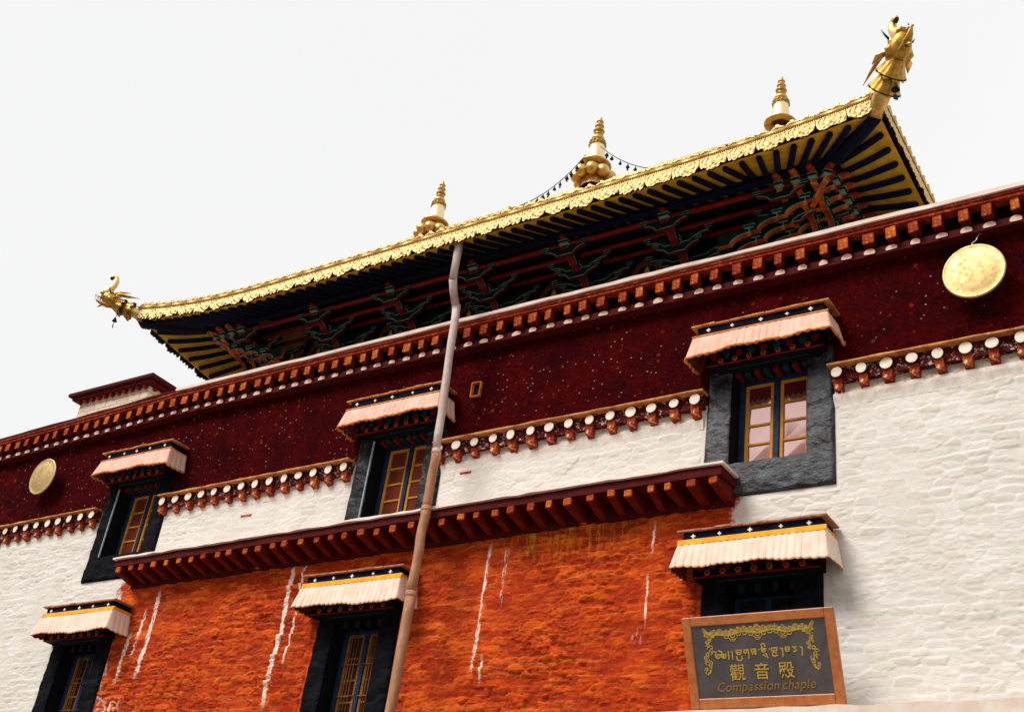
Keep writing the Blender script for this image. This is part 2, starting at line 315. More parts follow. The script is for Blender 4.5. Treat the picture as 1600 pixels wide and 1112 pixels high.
class MB:
    def __init__(s): s.v = []; s.f = []; s.m = []; s.sm = []
    def add(s, vs, fs, mi=0, smooth=False, mat=None):
        o = len(s.v)
        for p in vs:
            p = Vector(p); s.v.append(tuple(mat @ p) if mat else tuple(p))
        for f in fs: s.f.append(tuple(i+o for i in f)); s.m.append(mi); s.sm.append(smooth)
        return s
    def box(s, x0, x1, y0, y1, z0, z1, mi=0, mat=None, b=0.0):
        if b <= 0:
            vs = [(x, y, z) for x in (x0, x1) for y in (y0, y1) for z in (z0, z1)]
            fs = [(0, 1, 3, 2), (4, 6, 7, 5), (0, 4, 5, 1), (2, 3, 7, 6), (0, 2, 6, 4), (1, 5, 7, 3)]
            return s.add(vs, fs, mi, False, mat)
        bm = bmesh.new(); bmesh.ops.create_cube(bm, size=1)
        for v in bm.verts: v.co = Vector(((x0+x1)/2+v.co.x*(x1-x0), (y0+y1)/2+v.co.y*(y1-y0), (z0+z1)/2+v.co.z*(z1-z0)))
        bmesh.ops.bevel(bm, geom=list(bm.edges), offset=b, segments=1, affect='EDGES', profile=.5)
        bm.verts.index_update(); s.add([v.co for v in bm.verts], [[v.index for v in f.verts] for f in bm.faces], mi, False, mat); bm.free(); return s
    def prism(s, poly, axis, a0, a1, mi=0, mat=None):
        """poly: 2-D points; axis 'x': (y,z) extruded x; 'y': (x,z); 'z': (x,y)"""
        def P(p, a): return {'x': (a, p[0], p[1]), 'y': (p[0], a, p[1]), 'z': (p[0], p[1], a)}[axis]
        n = len(poly); vs = [P(p, a0) for p in poly]+[P(p, a1) for p in poly]
        fs = [tuple(range(n)), tuple(range(2*n-1, n-1, -1))]+[(i, i+n, (i+1) % n+n, (i+1) % n) for i in range(n)]
        return s.add(vs, fs, mi, False, mat)
    def tube(s, pts, rad, seg=8, mi=0, caps=True, mat=None, squash=1.0):
        pts = [Vector(p) for p in pts]; n = len(pts)
        rad = rad if isinstance(rad, (list, tuple)) else [rad]*n
        vs = []; up0 = Vector((0, 0, 1)); prev = None
        for i, p in enumerate(pts):
            t = (pts[min(i+1, n-1)]-pts[max(i-1, 0)]).normalized()
            if prev is None:
                a = up0.cross(t) if abs(t.z) < .95 else Vector((1, 0, 0)).cross(t)
                a.normalize()
            else:
                a = prev-t*prev.dot(t); a.normalize()
            prev = a; b = t.cross(a)
            for k in range(seg):
                th = 2*math.pi*k/seg; vs.append(p+(a*math.cos(th)+b*math.sin(th)*squash)*rad[i])
        fs = [(i*seg+k, i*seg+(k+1) % seg, (i+1)*seg+(k+1) % seg, (i+1)*seg+k) for i in range(n-1) for k in range(seg)]
        s.add(vs, fs, mi, True, mat)
        if caps:
            o = len(s.v)-len(vs)
            s.f.append(tuple(o+k for k in range(seg))[::-1]); s.m.append(mi); s.sm.append(False)
            s.f.append(tuple(o+(n-1)*seg+k for k in range(seg))); s.m.append(mi); s.sm.append(False)
        return s
    def lathe(s, prof, seg=24, mi=0, mat=None, pleat=0, pn=12):
        vs = []
        for r, z in prof:
            for k in range(seg):
                th = 2*math.pi*k/seg; rr = r*(1+pleat*math.cos(th*pn)) if callable(pleat) is False else r
                vs.append((rr*math.cos(th), rr*math.sin(th), z))
        n = len(prof)
        fs = [(i*seg+k, i*seg+(k+1) % seg, (i+1)*seg+(k+1) % seg, (i+1)*seg+k) for i in range(n-1) for k in range(seg)]
        return s.add(vs, fs, mi, True, mat)
    def mesh(s, name, mats):
        me = bpy.data.meshes.new(name); me.from_pydata(s.v, [], s.f)
        for m in (mats if isinstance(mats, (list, tuple)) else [mats]): me.materials.append(m)
        me.polygons.foreach_set('material_index', s.m); me.polygons.foreach_set('use_smooth', s.sm)
        me.update(); return me
def bx(x0, x1, y0, y1, z0, z1, mat, name='block', b=.006, wob=0):
    m = MB().box(x0, x1, y0, y1, z0, z1, b=b); return m.mesh(name, mat)
def longbox(x0, x1, y0, y1, z0, z1, step, amp, mi_mats, name, slope=0, seed=0, xref=0, zf=None):
    """long irregular strip along x: edges wander a little, as hand-laid slate or timber does"""
    rr = random.Random(seed); n = max(2, int((x1-x0)/step)); m = MB(); vs = []
    jz = 0
    for i in range(n+1):
        x = x0+(x1-x0)*i/n; dz = slope*(x-xref)+(zf(x) if zf else 0)
        a = [rr.uniform(-amp, amp) for _ in range(4)]
        vs += [(x, y0+a[0], z0+dz+a[1]), (x, y0+a[0]*.8, z1+dz+a[2]), (x, y1, z1+dz), (x, y1, z0+dz)]
    fs = [(0, 1, 2, 3), tuple(n*4+k for k in (3, 2, 1, 0))]
    for i in range(n):
        for k in range(4): fs.append((i*4+k, (i+1)*4+k, (i+1)*4+(k+1) % 4, i*4+(k+1) % 4))
    m.add(vs, fs); return m.mesh(name, mi_mats)
def grid_mesh(name, xs, zs, yfun, keep, mats, xwarp=None, attrs=None):
    X, Z = np.meshgrid(xs, zs); Y = yfun(X, Z)
    XX = xwarp(X, Z) if xwarp else X
    co = np.stack([XX, Y, Z], -1).reshape(-1, 3); nx, nz = len(xs), len(zs)
    i, j = np.meshgrid(np.arange(nx-1), np.arange(nz-1)); cx = (X[:-1, :-1]+X[1:, 1:])/2; cz = (Z[:-1, :-1]+Z[1:, 1:])/2
    a = (j*nx+i); q = np.stack([a, a+1, a+1+nx, a+nx], -1)[keep(cx, cz)] if keep else np.stack([a, a+1, a+1+nx, a+nx], -1).reshape(-1, 4)
    me = bpy.data.meshes.new(name); me.vertices.add(len(co)); me.vertices.foreach_set('co', co.ravel().astype('f'))
    nf = len(q); me.loops.add(nf*4); me.loops.foreach_set('vertex_index', q.ravel().astype('i'))
    me.polygons.add(nf); me.polygons.foreach_set('loop_start', np.arange(nf, dtype='i')*4)
    me.polygons.foreach_set('use_smooth', np.ones(nf, dtype=bool))
    me.update(calc_edges=True)
    if attrs:
        for k_, v_ in attrs(X, Z).items(): me.attributes.new(k_, 'FLOAT', 'POINT').data.foreach_set('value', v_.ravel().astype('f'))
    for m in (mats if isinstance(mats, (list, tuple)) else [mats]): me.materials.append(m)
    return me
# numpy value noise
def vnoise(x, z, scale, seed):
    r = np.random.RandomState(seed); T = r.rand(128, 128); x = x*scale+37.3; z = z*scale+11.7
    xi = np.floor(x).astype(int); zi = np.floor(z).astype(int); fx = x-xi; fz = z-zi
    fx = fx*fx*(3-2*fx); fz = fz*fz*(3-2*fz); g = lambda a, b: T[a % 128, b % 128]
    return (g(xi, zi)*(1-fx)+g(xi+1, zi)*fx)*(1-fz)+(g(xi, zi+1)*(1-fx)+g(xi+1, zi+1)*fx)*fz
def fbm(x, z, scale, seed, o=4):
    s = 0; a = 1; t = 0
    for k in range(o): s = s+a*vnoise(x, z, scale*2**k, seed+k); t += a; a *= .55
    return s/t-.5
_rs = np.random.RandomState(5); _HT = _rs.rand(6, 256, 256)
def cells(X, Z, cw, ch, k0, jx=.42, jz=.30):
    """relief of irregular stones: nearest / second nearest of jittered, row-shifted centres"""
    zq = Z/ch; r0 = np.floor(zq).astype(int); best = np.full(X.shape, 9.); sec = np.full(X.shape, 9.)
    u = np.zeros_like(X); v = np.zeros_like(X); h0 = np.zeros_like(X); h1 = np.zeros_like(X); h2 = np.zeros_like(X)
    for dr in (-1, 0, 1):
        r = r0+dr; off = _HT[5, r % 256, (7+k0) % 256]*3; xq = X/cw+off; c0 = np.floor(xq).astype(int)
        for dc in (-1, 0, 1):
            c = c0+dc; a, b_ = r % 256, (c+k0*31) % 256
            cx = c+.5+(_HT[0, a, b_]-.5)*2*jx; cz = r+.5+(_HT[1, a, b_]-.5)*2*jz
            d = (np.abs(xq-cx)**2.6+np.abs(zq-cz)**2.6*1.25)**(1/2.6); nb = d < best
            sec = np.where(nb, best, np.minimum(sec, d)); best = np.where(nb, d, best)
            u = np.where(nb, xq-cx, u); v = np.where(nb, zq-cz, v)
            h0 = np.where(nb, _HT[2, a, b_], h0); h1 = np.where(nb, _HT[3, a, b_], h1); h2 = np.where(nb, _HT[4, a, b_], h2)
    return sec-best, u, v, h0, h1, h2
def stone_cells(X, Z):
    xx = X+.07*fbm(X, Z, 3.1, 60, 3); zz = Z+.07*fbm(X, Z, 1.1, 40, 3)+.025*fbm(X, Z, 6, 50, 3)
    e, u, v, a, b_, c = cells(xx, zz, .28, .098, 0, .42, .15); e2, u2, v2, a2, b2, c2 = cells(xx+9, zz+3, .17, .042, 90, .42, .2)
    return {'stone': (a*.72+a2*.28), 'joint': np.clip(e/.16, 0, 1)*(.6+.4*np.clip(e2/.3, 0, 1)), 'stone_b': b_}
def masonry(X, Z):
    """outward relief (m) of hand-laid rubble stone under wash"""
    xx = X+.07*fbm(X, Z, 3.1, 60, 3); zz = Z+.07*fbm(X, Z, 1.1, 40, 3)+.025*fbm(X, Z, 6, 50, 3)
    e, u, v, a, b_, c = cells(xx, zz, .28, .098, 0, .42, .15)
    g = np.clip(e/.16, 0, 1)**.8
    big = g*(.006+.020*a+.016*(b_-.5)*u*2+.034*(c-.25)*v)
    e2, u2, v2, a2, b2, c2 = cells(xx+9, zz+3, .17, .042, 90, .42, .2); g2 = np.clip(e2/.4, 0, 1)
    small = g2*(.003+.014*a2+.016*(c2-.3)*v2)
    m_ = np.clip(fbm(X, Z, 1.7, 61, 2)*3+.55, .25, 1)
    big = big*np.clip(fbm(X, Z, 1.3, 66, 2)*3+.8, .35, 1.15)
    return big+small*m_
def wall_y(amp):
    def f(X, Z):
        A = np.where((X > -17.3) & (X < -6.3) & (Z < 8.5), amp*1.65, amp*.50)
        for x, hw, z0 in [(x, .93, 8.1) for x in (-5.66, -11.74, -17.79)]+[(x, .85, 5.0) for x in (-5.70, -11.92, -18.10)]:
            A = np.where((np.abs(X-x) < hw) & (Z > z0) & (Z < z0+2.5), A*.15, A)
        return 13.0-(masonry(X, Z)*A + .014*fbm(X, Z*1.8, 4, 70, 4)*A*1.3 + .02*fbm(X, Z, .7, 80, 2) + .006*fbm(X, Z*1.6, 26, 85, 3)*A)
    return f

# ------------------------------------------------------------------ the setting
g = MB(); g.add([(-600, -600, 0), (600, -600, 0), (600, 900, 0), (-600, 900, 0)], [(0, 1, 2, 3)])
tag(link('ground', g.mesh('ground', M_stone)), kind='structure')
# hills across the valley, behind the viewer: they show in the window glass
hv = []; hf = []; na = 90
for r_i, (dist, hs) in enumerate(((260, .0), (360, .55), (460, 1.0), (620, .2))):
    for k in range(na):
        az = R_(-74+84*k/(na-1)); 
        prof = 236+14*math.sin(k*.23+1)+9*math.sin(k*.61)+5*math.sin(k*1.7)+rnd.uniform(-3, 3)+max(0, (52-k))*.9
        edge = min(1, k/10, (na-1-k)/14)
        hv.append((math.sin(az)*dist, -math.cos(az)*dist, hs*prof*edge*(1+rnd.uniform(-.04, .04)*(r_i == 1))-2*(hs == 0)))
for r_i in range(3):
    for k in range(na-1): hf.append((r_i*na+k, r_i*na+k+1, (r_i+1)*na+k+1, (r_i+1)*na+k))
hm = MB(); hm.add(hv, hf, 0, True); tag(link('hills', hm.mesh('hills', M_hill)), kind='structure')

# ------------------------------------------------------------------ the temple building
YW = 13.0
B = root('temple_building', (-11, 13, 0), 'maroon, red and white stone temple with painted friezes and black-framed windows', 'building')
WX_UP = [-5.66, -11.74, -17.79]; WX_LO = [-5.70, -11.92, -18.10]
def z_mid(x): return 9.64+.0115*(x+2.7)
def z_low(x): return 8.40+.0105*(x+5.9)
def openings(cx, cz):
    k = np.ones_like(cx, bool)
    for x in WX_UP: k &= ~((np.abs(cx-x) < .66) & (cz > 8.45) & (cz < 10.15))
    for x in WX_LO: k &= ~((np.abs(cx-x) < .60) & (cz > 5.35) & (cz < 7.15))
    return k
def arr(a, b, st): return np.linspace(a, b, max(2, int(round((b-a)/st))+1))
zs = np.concatenate([arr(0, 4.8, .2)[:-1], arr(4.8, 9.6, .017)])
wy = wall_y(1.0)
for nm, xa, xb, st in (('white_wall', -34, -24.6, .3), ('white_wall', -24.6, -17.3, .024), ('red_wall', -17.3, -6.3, .016), ('white_wall', -6.3, 0.2, .019), ('white_wall', .2, 5, .3)):
    if nm == 'red_wall':
        link('red_wall', grid_mesh('red_wall', arr(xa, xb, st), zs[zs <= 8.46], wy, openings, M_wall, attrs=stone_cells), B, (0, 0, 0), world=True)
        link('white_wall', grid_mesh('white_wall', arr(xa, xb, st), zs[zs >= 8.44], wy, openings, M_wall, attrs=stone_cells), B, (0, 0, 0), world=True)
    else: link(nm, grid_mesh(nm, arr(xa, xb, st), zs, wy, openings, M_wall, attrs=stone_cells), B, (0, 0, 0), world=True)
# body behind the skins, flat terrace roof
bd = MB(); bd.box(-34, 5, 13.62, 24, 0, 11.0); link('rear_body', bd.mesh('rear_body', M_brick), B, (0, 0, 0), world=True)
bd = MB()
for (a, b_, z0, z1) in ((-34, 5, 9.55, 11.3),):
    pass
# maroon brushwood band
def pb_y(X, Z): return 13.0-.016*fbm(X, Z, 5, 90, 3)-.012*fbm(X, Z, 40, 95, 2)
link('brushwood_band', grid_mesh('brushwood_band', arr(-34, 5, .04), arr(9.55, 11.34, .035), pb_y,
     lambda cx, cz: np.logical_and.reduce([~((np.abs(cx-x) < .62) & (cz < 10.12)) for x in WX_UP]+[~((np.abs(cx+10.44) < .065) & (np.abs(cz-10.535) < .10))]), M_penbe), B, (0, 0, 0), world=True)
# parapet top: coping, fascia, dentils, ledge and half-hidden pole ends
sag = lambda x: -.030*max(0, -17.2-x)
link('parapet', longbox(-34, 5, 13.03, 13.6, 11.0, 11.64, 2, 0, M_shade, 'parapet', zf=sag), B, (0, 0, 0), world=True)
zc = 0
link('coping', longbox(-17.2, 5, 12.655, 13.68, 11.645, 11.700, .35, .008, M_cope, 'coping', seed=3), B, (0, 0, 0), world=True)
link('coping', longbox(-34, -17.2, 12.675, 13.68, 11.645, 11.685, .35, .007, M_maro, 'coping', seed=3, zf=sag), B, (0, 0, 0), world=True)
link('fascia_board', longbox(-34, 5, 12.685, 13.2, 11.60, 11.643, .6, .004, M_fasc, 'fascia_board', seed=4, zf=sag), B, (0, 0, 0), world=True)
link('fascia_board', longbox(-34, 5, 12.705, 13.2, 11.552, 11.598, .6, .004, M_fasc, 'fascia_board', seed=14, zf=sag), B, (0, 0, 0), world=True)
link('shadow_board', longbox(-34, 5, 12.86, 13.1, 11.34, 11.551, 2, 0, M_shade, 'shadow_board', zf=sag), B, (0, 0, 0), world=True)  # dark purple board, shadow of the dentil gaps put into its colour
dm = []
for q in range(4):
    r_ = random.Random(q); m = MB(); w_ = .062+r_.uniform(-.006, .005); z_ = -.088+r_.uniform(-.006, .008)
    m.box(-w_, w_, -.255, -.13, z_, .093, mi=1, b=.003); m.box(-w_-.002, w_+.002, -.275, -.256, z_-.002, .092, mi=0, b=.008)
    dm.append(m.mesh('dentil', [M_redd, M_beam]))  # lit front and shaded sides put into two paints
up_n = 0; x = 1.2; xs_up = []
while x > -28.6: xs_up.append(x); x -= .303
for i, x in enumerate(xs_up):
    o = link('dentil', rnd.choice(dm), B, (x+rnd.uniform(-.020, .020), 13+rnd.uniform(-.010, .014), 11.457+sag(x)+rnd.uniform(-.006, .005)), world=True)
    o.rotation_euler = (0, rnd.uniform(-.06, .06), rnd.uniform(-.08, .08)); o.scale = (rnd.uniform(.86, 1.12), 1, rnd.uniform(.92, 1.03))
link('ledge_board', longbox(-34, 5, 12.835, 13.1, 11.238, 11.345, .6, .004, M_maro, 'ledge_board', seed=6, zf=sag), B, (0, 0, 0), world=True)
def pole_mesh(rx, rz, y0, mat, flat=False, name='pole_end'):
    m = MB(); seg = 20; prof = [(0, 0.0), (.93, 0.0), (1, .006), (1, .03 if flat else .3)]
    vs = [(0, 0, 0)]; 
    for (r, d) in prof[1:]:
        for k in range(seg):
            th = 2*math.pi*k/seg; zz = r*math.sin(th)*rz; zz = max(zz, -.42*rz) if flat else zz
            vs.append((r*math.cos(th)*rx, d, zz))
    fs = [(0, 1+(k+1) % seg, 1+k) for k in range(seg)]; m.add(vs, fs, 0)
    fs = []
    for i in range(len(prof)-2):
        for k in range(seg): fs.append((1+i*seg+k, 1+i*seg+(k+1) % seg, 1+(i+1)*seg+(k+1) % seg, 1+(i+1)*seg+k))
    m.add(vs, fs[:seg], 0); m.add(vs, fs[seg:], 1); return m.mesh(name, [mat, M_maro])
pm = pole_mesh(.074, .060, 0, M_pend, True)
for i, x in enumerate(xs_up):
    link('pole_end', pm, B, (x-.01+rnd.uniform(-.015, .015), 12.818+rnd.uniform(-.004, .003), 11.287+sag(x)+rnd.uniform(-.004, .004)), rot=(0, rnd.uniform(-.06, .06), 0), scale=(rnd.uniform(.82, 1.12), 1, rnd.uniform(.82, 1.06)), world=True)

# middle frieze, in four stretches between the upper windows
pm2 = pole_mesh(.080, .082, 0, M_wend); seg_mid = [(-30, -18.72), (-17.0, -12.66), (-10.95, -6.55), (-4.80, 1.0)]
blkm = [MB().prism([(-.0, .07), (.16, .07), (.16, -.10), (.10, -.10), (.0, -.045)], 'x', -.062, .060).mesh('bracket_block', M_blk),
        MB().prism([(-.0, .07), (.16, .07), (.16, -.12), (.09, -.09), (.01, -.06)], 'x', -.056, .060).mesh('bracket_block', M_blk)]
for si, (a, b_) in enumerate(seg_mid):
    link('slate_ledge', longbox(a-.03, b_+.03, 12.80, 13.0, .090, .112, .22, .007, M_oslat, 'slate_ledge', slope=.0115, seed=20+si, xref=-2.7), B, (0, 0, 9.64), world=True)
    link('frieze_board', longbox(a, b_, 12.915, 13.02, -.11, .089, .4, .006, M_splash, 'frieze_board', slope=.0115, seed=30+si, xref=-2.7), B, (0, 0, 9.64), world=True)
    n = int(round((b_-a-.16)/(.315))); 
    for k in range(n+1):
        x = b_-.09-(b_-a-.17)*k/n+rnd.uniform(-.01, .01)
        if x < -24.5: continue
        link('white_pole_end', pm2, B, (x, 12.845+rnd.uniform(-.008, .008), z_mid(x)-.003), rot=(0, 0, rnd.uniform(-.05, .05)), scale=(rnd.uniform(.82, 1.02), 1, rnd.uniform(.82, 1.0)), world=True)
        link('bracket_block', rnd.choice(blkm), B, (x+rnd.uniform(-.014, .014), 12.875+rnd.uniform(0, .03), z_mid(x)-.135), rot=(0, rnd.uniform(-.10, .10), rnd.uniform(-.08, .08)), scale=(rnd.uniform(.85, 1.1), 1, rnd.uniform(.8, 1.1)), world=True)

# lower cornice of sloping beams over the red wall
ca, cb = -17.22, -6.06
LC = link('lower_cornice', longbox(ca, cb, 12.52, 13.0, -.13, -.012, .45, .007, M_maro, 'lower_cornice', slope=.0105, seed=40, xref=-5.9), B, (0, 0, 8.40), world=True)
link('slate_top', longbox(ca-.04, cb+.04, 12.47, 13.0, -.010, .022, .2, .009, M_cope, 'slate_top', slope=.0105, seed=41, xref=-5.9), LC, (0, 0, 8.40), world=True)
bmm = []
for q in range(3):
    w_ = .046+.003*q; m = MB(); m.prism([(-.44, 0), (.0, 0), (.0, -.21+.01*q), (-.12, -.19), (-.41, -.115), (-.44, -.105)], 'x', -w_, w_, mi=1)
    m.box(-w_-.001, w_+.001, -.462-.008*q, -.4405, -.112+.006*q, -.001, mi=0, b=.008); bmm.append(m.mesh('cornice_beam', [M_redd, M_beam]))  # end face painted as lit, body painted as shaded
n = 37
for k in range(n+1):
    x = cb-.09-(cb-ca-.16)*k/n
    link('cornice_beam', rnd.choice(bmm), LC, (x+rnd.uniform(-.012, .012), 13, z_low(x)-.13+rnd.uniform(-.004, .004)), rot=(rnd.uniform(-.03, .03), rnd.uniform(-.04, .04), rnd.uniform(-.09, .09)), scale=(rnd.uniform(.85, 1.15), rnd.uniform(.97, 1.03), rnd.uniform(.93, 1.05)), world=True)
link('backing_board', longbox(ca+.02, cb-.02, 12.93, 13.0, -.36, -.13, .6, .006, M_maro, 'backing_board', slope=.0105, seed=42, xref=-5.9), LC, (0, 0, 8.40), world=True)
# stone ledge below the sign
link('stone_ledge', longbox(-6.75, 3, 12.52, 13.0, 5.20, 5.372, .3, .014, M_ledge, 'stone_ledge', seed=43), B, (0, 0, 0), world=True)

# little vent
vt = MB()
x0, z0 = -10.44, 10.535
for (a, b_, c, d) in ((-.09, -.072, -.13, .13), (.072, .09, -.13, .13), (-.072, .072, .112, .13), (-.072, .072, -.13, -.112)):
    vt.box(x0+a, x0+b_, 12.95, 13.02, z0+c, z0+d, b=.003)
VT = link('vent', vt.mesh('vent', M_ora), B, (0, 0, 0), world=True)
vb = MB(); vb.box(x0-.085, x0+.085, 13.018, 13.06, z0-.125, z0+.125)
link('vent_back', vb.mesh('vent_back', M_dark), VT, (0, 0, 0), world=True)
def slop(a, b_, seed):
    rr = random.Random(seed); xs_ = arr(a, b_, .02); zs_ = arr(-.16, .03, .02); top = lambda x: -.045+.05*fbm(np.asarray(x, float), np.zeros_like(x, float), 7, 300+seed, 3)*1.6
    return grid_mesh('limewash_edge', xs_, 9.36+zs_, lambda X, Z: 12.965+.05*np.clip((9.36+.0-Z)/.14, -1, 1)*0+.030*np.clip((9.33-Z)/.12, 0, 1)-.02*fbm(X, Z, 9, 310+seed, 3), lambda cx, cz: (cz-9.36-.0115*(cx+8)) < top(cx)+.02, M_wall)
for si, (a, b_) in enumerate(seg_mid): link('limewash_edge', slop(max(a, -24.4), b_-.02, si), B, (0, 0, 0), world=True)
# chips of exposed brick in the white strip
for (x, z, w_) in ((-10.4, 9.13, .20), (-14.85, 9.0, .24)):
    link('exposed_brick', bx(x-w_/2, x+w_/2, 12.978, 13.05, z-.014, z+.018, M_redd), B, (0, 0, 0), world=True)

# ------------------------------------------------------------------ windows (part) > frame, sashes, panes, lintel (sub-parts)
def surround(name, cx, hw_b, hw_t, zb, zt, ho, zo0, zo1, seed, mat=None):
    def yf(X, Z):
        e = np.minimum(np.minimum(hw_b-np.abs(X-cx), 9)*1.0, np.maximum(Z-zb, 0)); e2 = np.maximum(np.maximum(np.abs(X-cx)-ho, zo0-Z), 0)
        ed = np.clip(np.minimum(e, e2+.02)/.04, 0, 1)**.5
        return 12.995-.045*ed-.05*fbm(X, Z*1.4, 5, seed, 3)*ed-.008*fbm(X, Z, 22, seed+5, 2)
    xw = lambda X, Z: cx+(X-cx)*(1-(1-hw_t/hw_b)*np.clip((Z-zb)/(zt-zb), 0, 1)*np.clip((np.abs(X-cx)-ho)/(hw_b-ho), 0, 1)) + .012*fbm(X, Z, 3, seed+9, 3)
    def keep(cx_, cz): return ~((np.abs(cx_-cx) < ho) & (cz > zo0) & (cz < zo1))
    xs = np.concatenate([arr(cx-hw_b, cx-ho, .022)[:-1], arr(cx-ho, cx+ho, .04)[:-1], arr(cx+ho, cx+hw_b, .022)])
    zz = np.concatenate([arr(zb, zo0, .022)[:-1], arr(zo0, zo1, .022)[:-1], arr(zo1, zt, .04)])
    return grid_mesh(name, xs, zz, yf, keep, mat or M_black, xw)
flower = MB()
for k in range(9):
    a = 2*math.pi*k/9; flower.lathe([(.016, 0), (.013, .005), (0, .007)], 8, 0 if k < 8 else 1, mat=Matrix.Rotation(math.pi/2, 4, 'X') @ Matrix.Translation((.022*math.cos(a)*(k < 8), .022*math.sin(a)*(k < 8), 0)))
flower_me = flower.mesh('flower', [M_ora, M_yel])
def window(cx, upper, idx):
    Z0 = 10.555 if upper else 7.60      # top line of the awning above it
    if upper: hb, ht, zb, zt, ho, zo0, zo1 = .885, .85, 8.16, 10.42, .52, 8.62, 10.03
    else: hb, ht, zb, zt, ho, zo0, zo1 = .80, .76, 5.12, 7.45, .44, 5.45, 7.02
    Wn = link('window', surround('window', cx, hb, ht, zb, zt, ho, zo0, zo1, 100+idx*13, (M_blackg, M_blackm, M_black, M_black, M_black, M_black)[idx]), B, (0, 0, 0), world=True)
    P = lambda nm, mb, mat: link(nm, mb.mesh(nm, mat), Wn, (0, 0, 0), world=True)
    # outer rim closing the plaster to the wall, and the reveals
    rm = MB(); rm.prism([(cx-hb+.004, zb+.004), (cx-ho-.002, zb+.004), (cx-ho-.002, zt), (cx-ht+.004, zt)], 'y', 12.985, 13.30)
    rm.prism([(cx+hb-.004, zb+.004), (cx+ht-.004, zt), (cx+ho+.002, zt), (cx+ho+.002, zb+.004)], 'y', 12.985, 13.30)
    rm.box(cx-ho-.002, cx+ho+.002, 12.985, 13.30, zb+.004, zo0-.002); rm.box(cx-ho-.002, cx+ho+.002, 12.985, 13.30, zo1+.002, zt)
    P('reveal', rm, M_dark)
    ys = 13.26
    fr = MB(); pw = .075
    fr.box(cx-ho, cx-ho+pw, ys-.03, ys+.06, zo0, zo1, b=.006); fr.box(cx+ho-pw, cx+ho, ys-.03, ys+.06, zo0, zo1, b=.006)
    fr.box(cx-.04, cx+.04, ys-.035, ys+.06, zo0+.001, zo1-.14, b=.006)
    fr.box(cx-ho+pw, cx+ho-pw, ys-.028, ys+.06, zo1-.14, zo1-.06, b=.006)
    fr.box(cx-ho+pw, cx-.04, ys-.02, ys+.06, zo0, zo0+.05, b=.006); fr.box(cx+.04, cx+ho-pw, ys-.02, ys+.06, zo0, zo0+.05, b=.006)
    P('frame', fr, M_blue)
    back = MB(); back.box(cx-ho, cx+ho, ys+.12, ys+.14, zo0, zo1); P('curtain', back, M_curtain)
    zt_s = zo1-.14; zb_s = zo0+.05
    for sgn in (-1, 1):
        a, b_ = (cx-ho+pw+.003, cx-.043) if sgn < 0 else (cx+.043, cx+ho-pw-.003)
        s = MB(); fw = .048; y0, y1 = ys-.012, ys+.035
        s.box(a, a+fw, y0, y1, zb_s+.003, zt_s-.003, b=.006); s.box(b_-fw, b_, y0, y1, zb_s+.003, zt_s-.003, b=.006)
        s.box(a+fw, b_-fw, y0, y1, zt_s-.05, zt_s-.003, b=.006); s.box(a+fw, b_-fw, y0, y1, zb_s+.003, zb_s+.06, b=.006)
        rows = 4
        for k in range(1, rows):
            z = zb_s+.06+(zt_s-.05-zb_s-.06)*k/rows; s.box(a+fw, b_-fw, y0+.006, y1-.008, z-.016, z+.016, b=.004)
        if not upper:
            for k in range(1, 4):
                xx = a+fw+(b_-fw-a-fw)*k/4; s.tube([(xx, y0-.02, zb_s+.02), (xx, y0-.02, zt_s-.02)], .008, 6)
            for k in range(1, 3):
                z = zb_s+(zt_s-zb_s)*k/3; s.tube([(a, y0-.022, z), (b_, y0-.022, z)], .009, 6)
        P('sash', s, M_teal if idx == 3 else (M_sash if upper else M_sashd))  # lower sashes darker, darkest over the sign: shade put into the paint
        gl = MB()
        for k in range(rows):
            za = zb_s+.06+(zt_s-.05-zb_s-.06)*k/rows; zb2 = zb_s+.06+(zt_s-.05-zb_s-.06)*(k+1)/rows
            t = R_(rnd.uniform(-.5, .5)); 
            gl.add([(a+fw, ys+.015+t*.3, za), (b_-fw, ys+.015, za), (b_-fw, ys+.015, zb2), (a+fw, ys+.015, zb2)], [(0, 1, 2, 3)])
        P('pane', gl, M_pane if idx == 0 else (M_paneR if upper else M_paneD))
        if upper and idx == 0:   # scalloped pelmet hung in the top light
            pl = MB(); zt2 = zt_s-.05; pts = [(a+fw, zt2), (b_-fw, zt2)]; nn = 8
            for k in range(nn+1): pts.append((b_-fw-(b_-2*fw-a)*k/nn, zt2-.20+(.05 if k % 2 else 0)))
            pl.prism(pts, 'y', ys+.004, ys+.010); P('pelmet', pl, M_curtain)
    # stepped painted lintel under the awning
    l1 = MB(); l1.box(cx-.84, cx+.84, 12.72, 13.0, Z0-.33, Z0-.21, b=.005); P('lintel_soffit', l1, M_dark)
    l2 = MB(); l2.box(cx-.80, cx+.80, 12.78, 12.99, Z0-.56, Z0-.335, mi=0, b=.005)
    l2.box(cx-.80, cx+.80, 12.765, 12.779, Z0-.562, Z0-.545, mi=1); l2.box(cx-.70, cx+.70, 12.90, 12.97, Z0-.60, Z0-.562, mi=0); l2.box(cx-.55, cx+.55, 12.892, 12.8995, Z0-.575, Z0-.566, mi=3)
    nf = 9
    for k in range(nf):
        xx = cx-.70+1.4*k/(nf-1); l2.prism([(xx-.03, Z0-.47), (xx+.03, Z0-.47), (xx+.055, Z0-.40), (xx, Z0-.345), (xx-.055, Z0-.40)], 'y', 12.772, 12.78, mi=3 if k % 2 else 2)
    LT = link('painted_lintel', l2.mesh('painted_lintel', [M_dark, M_redt, M_redt, M_tealb]), Wn, (0, 0, 0), world=True)
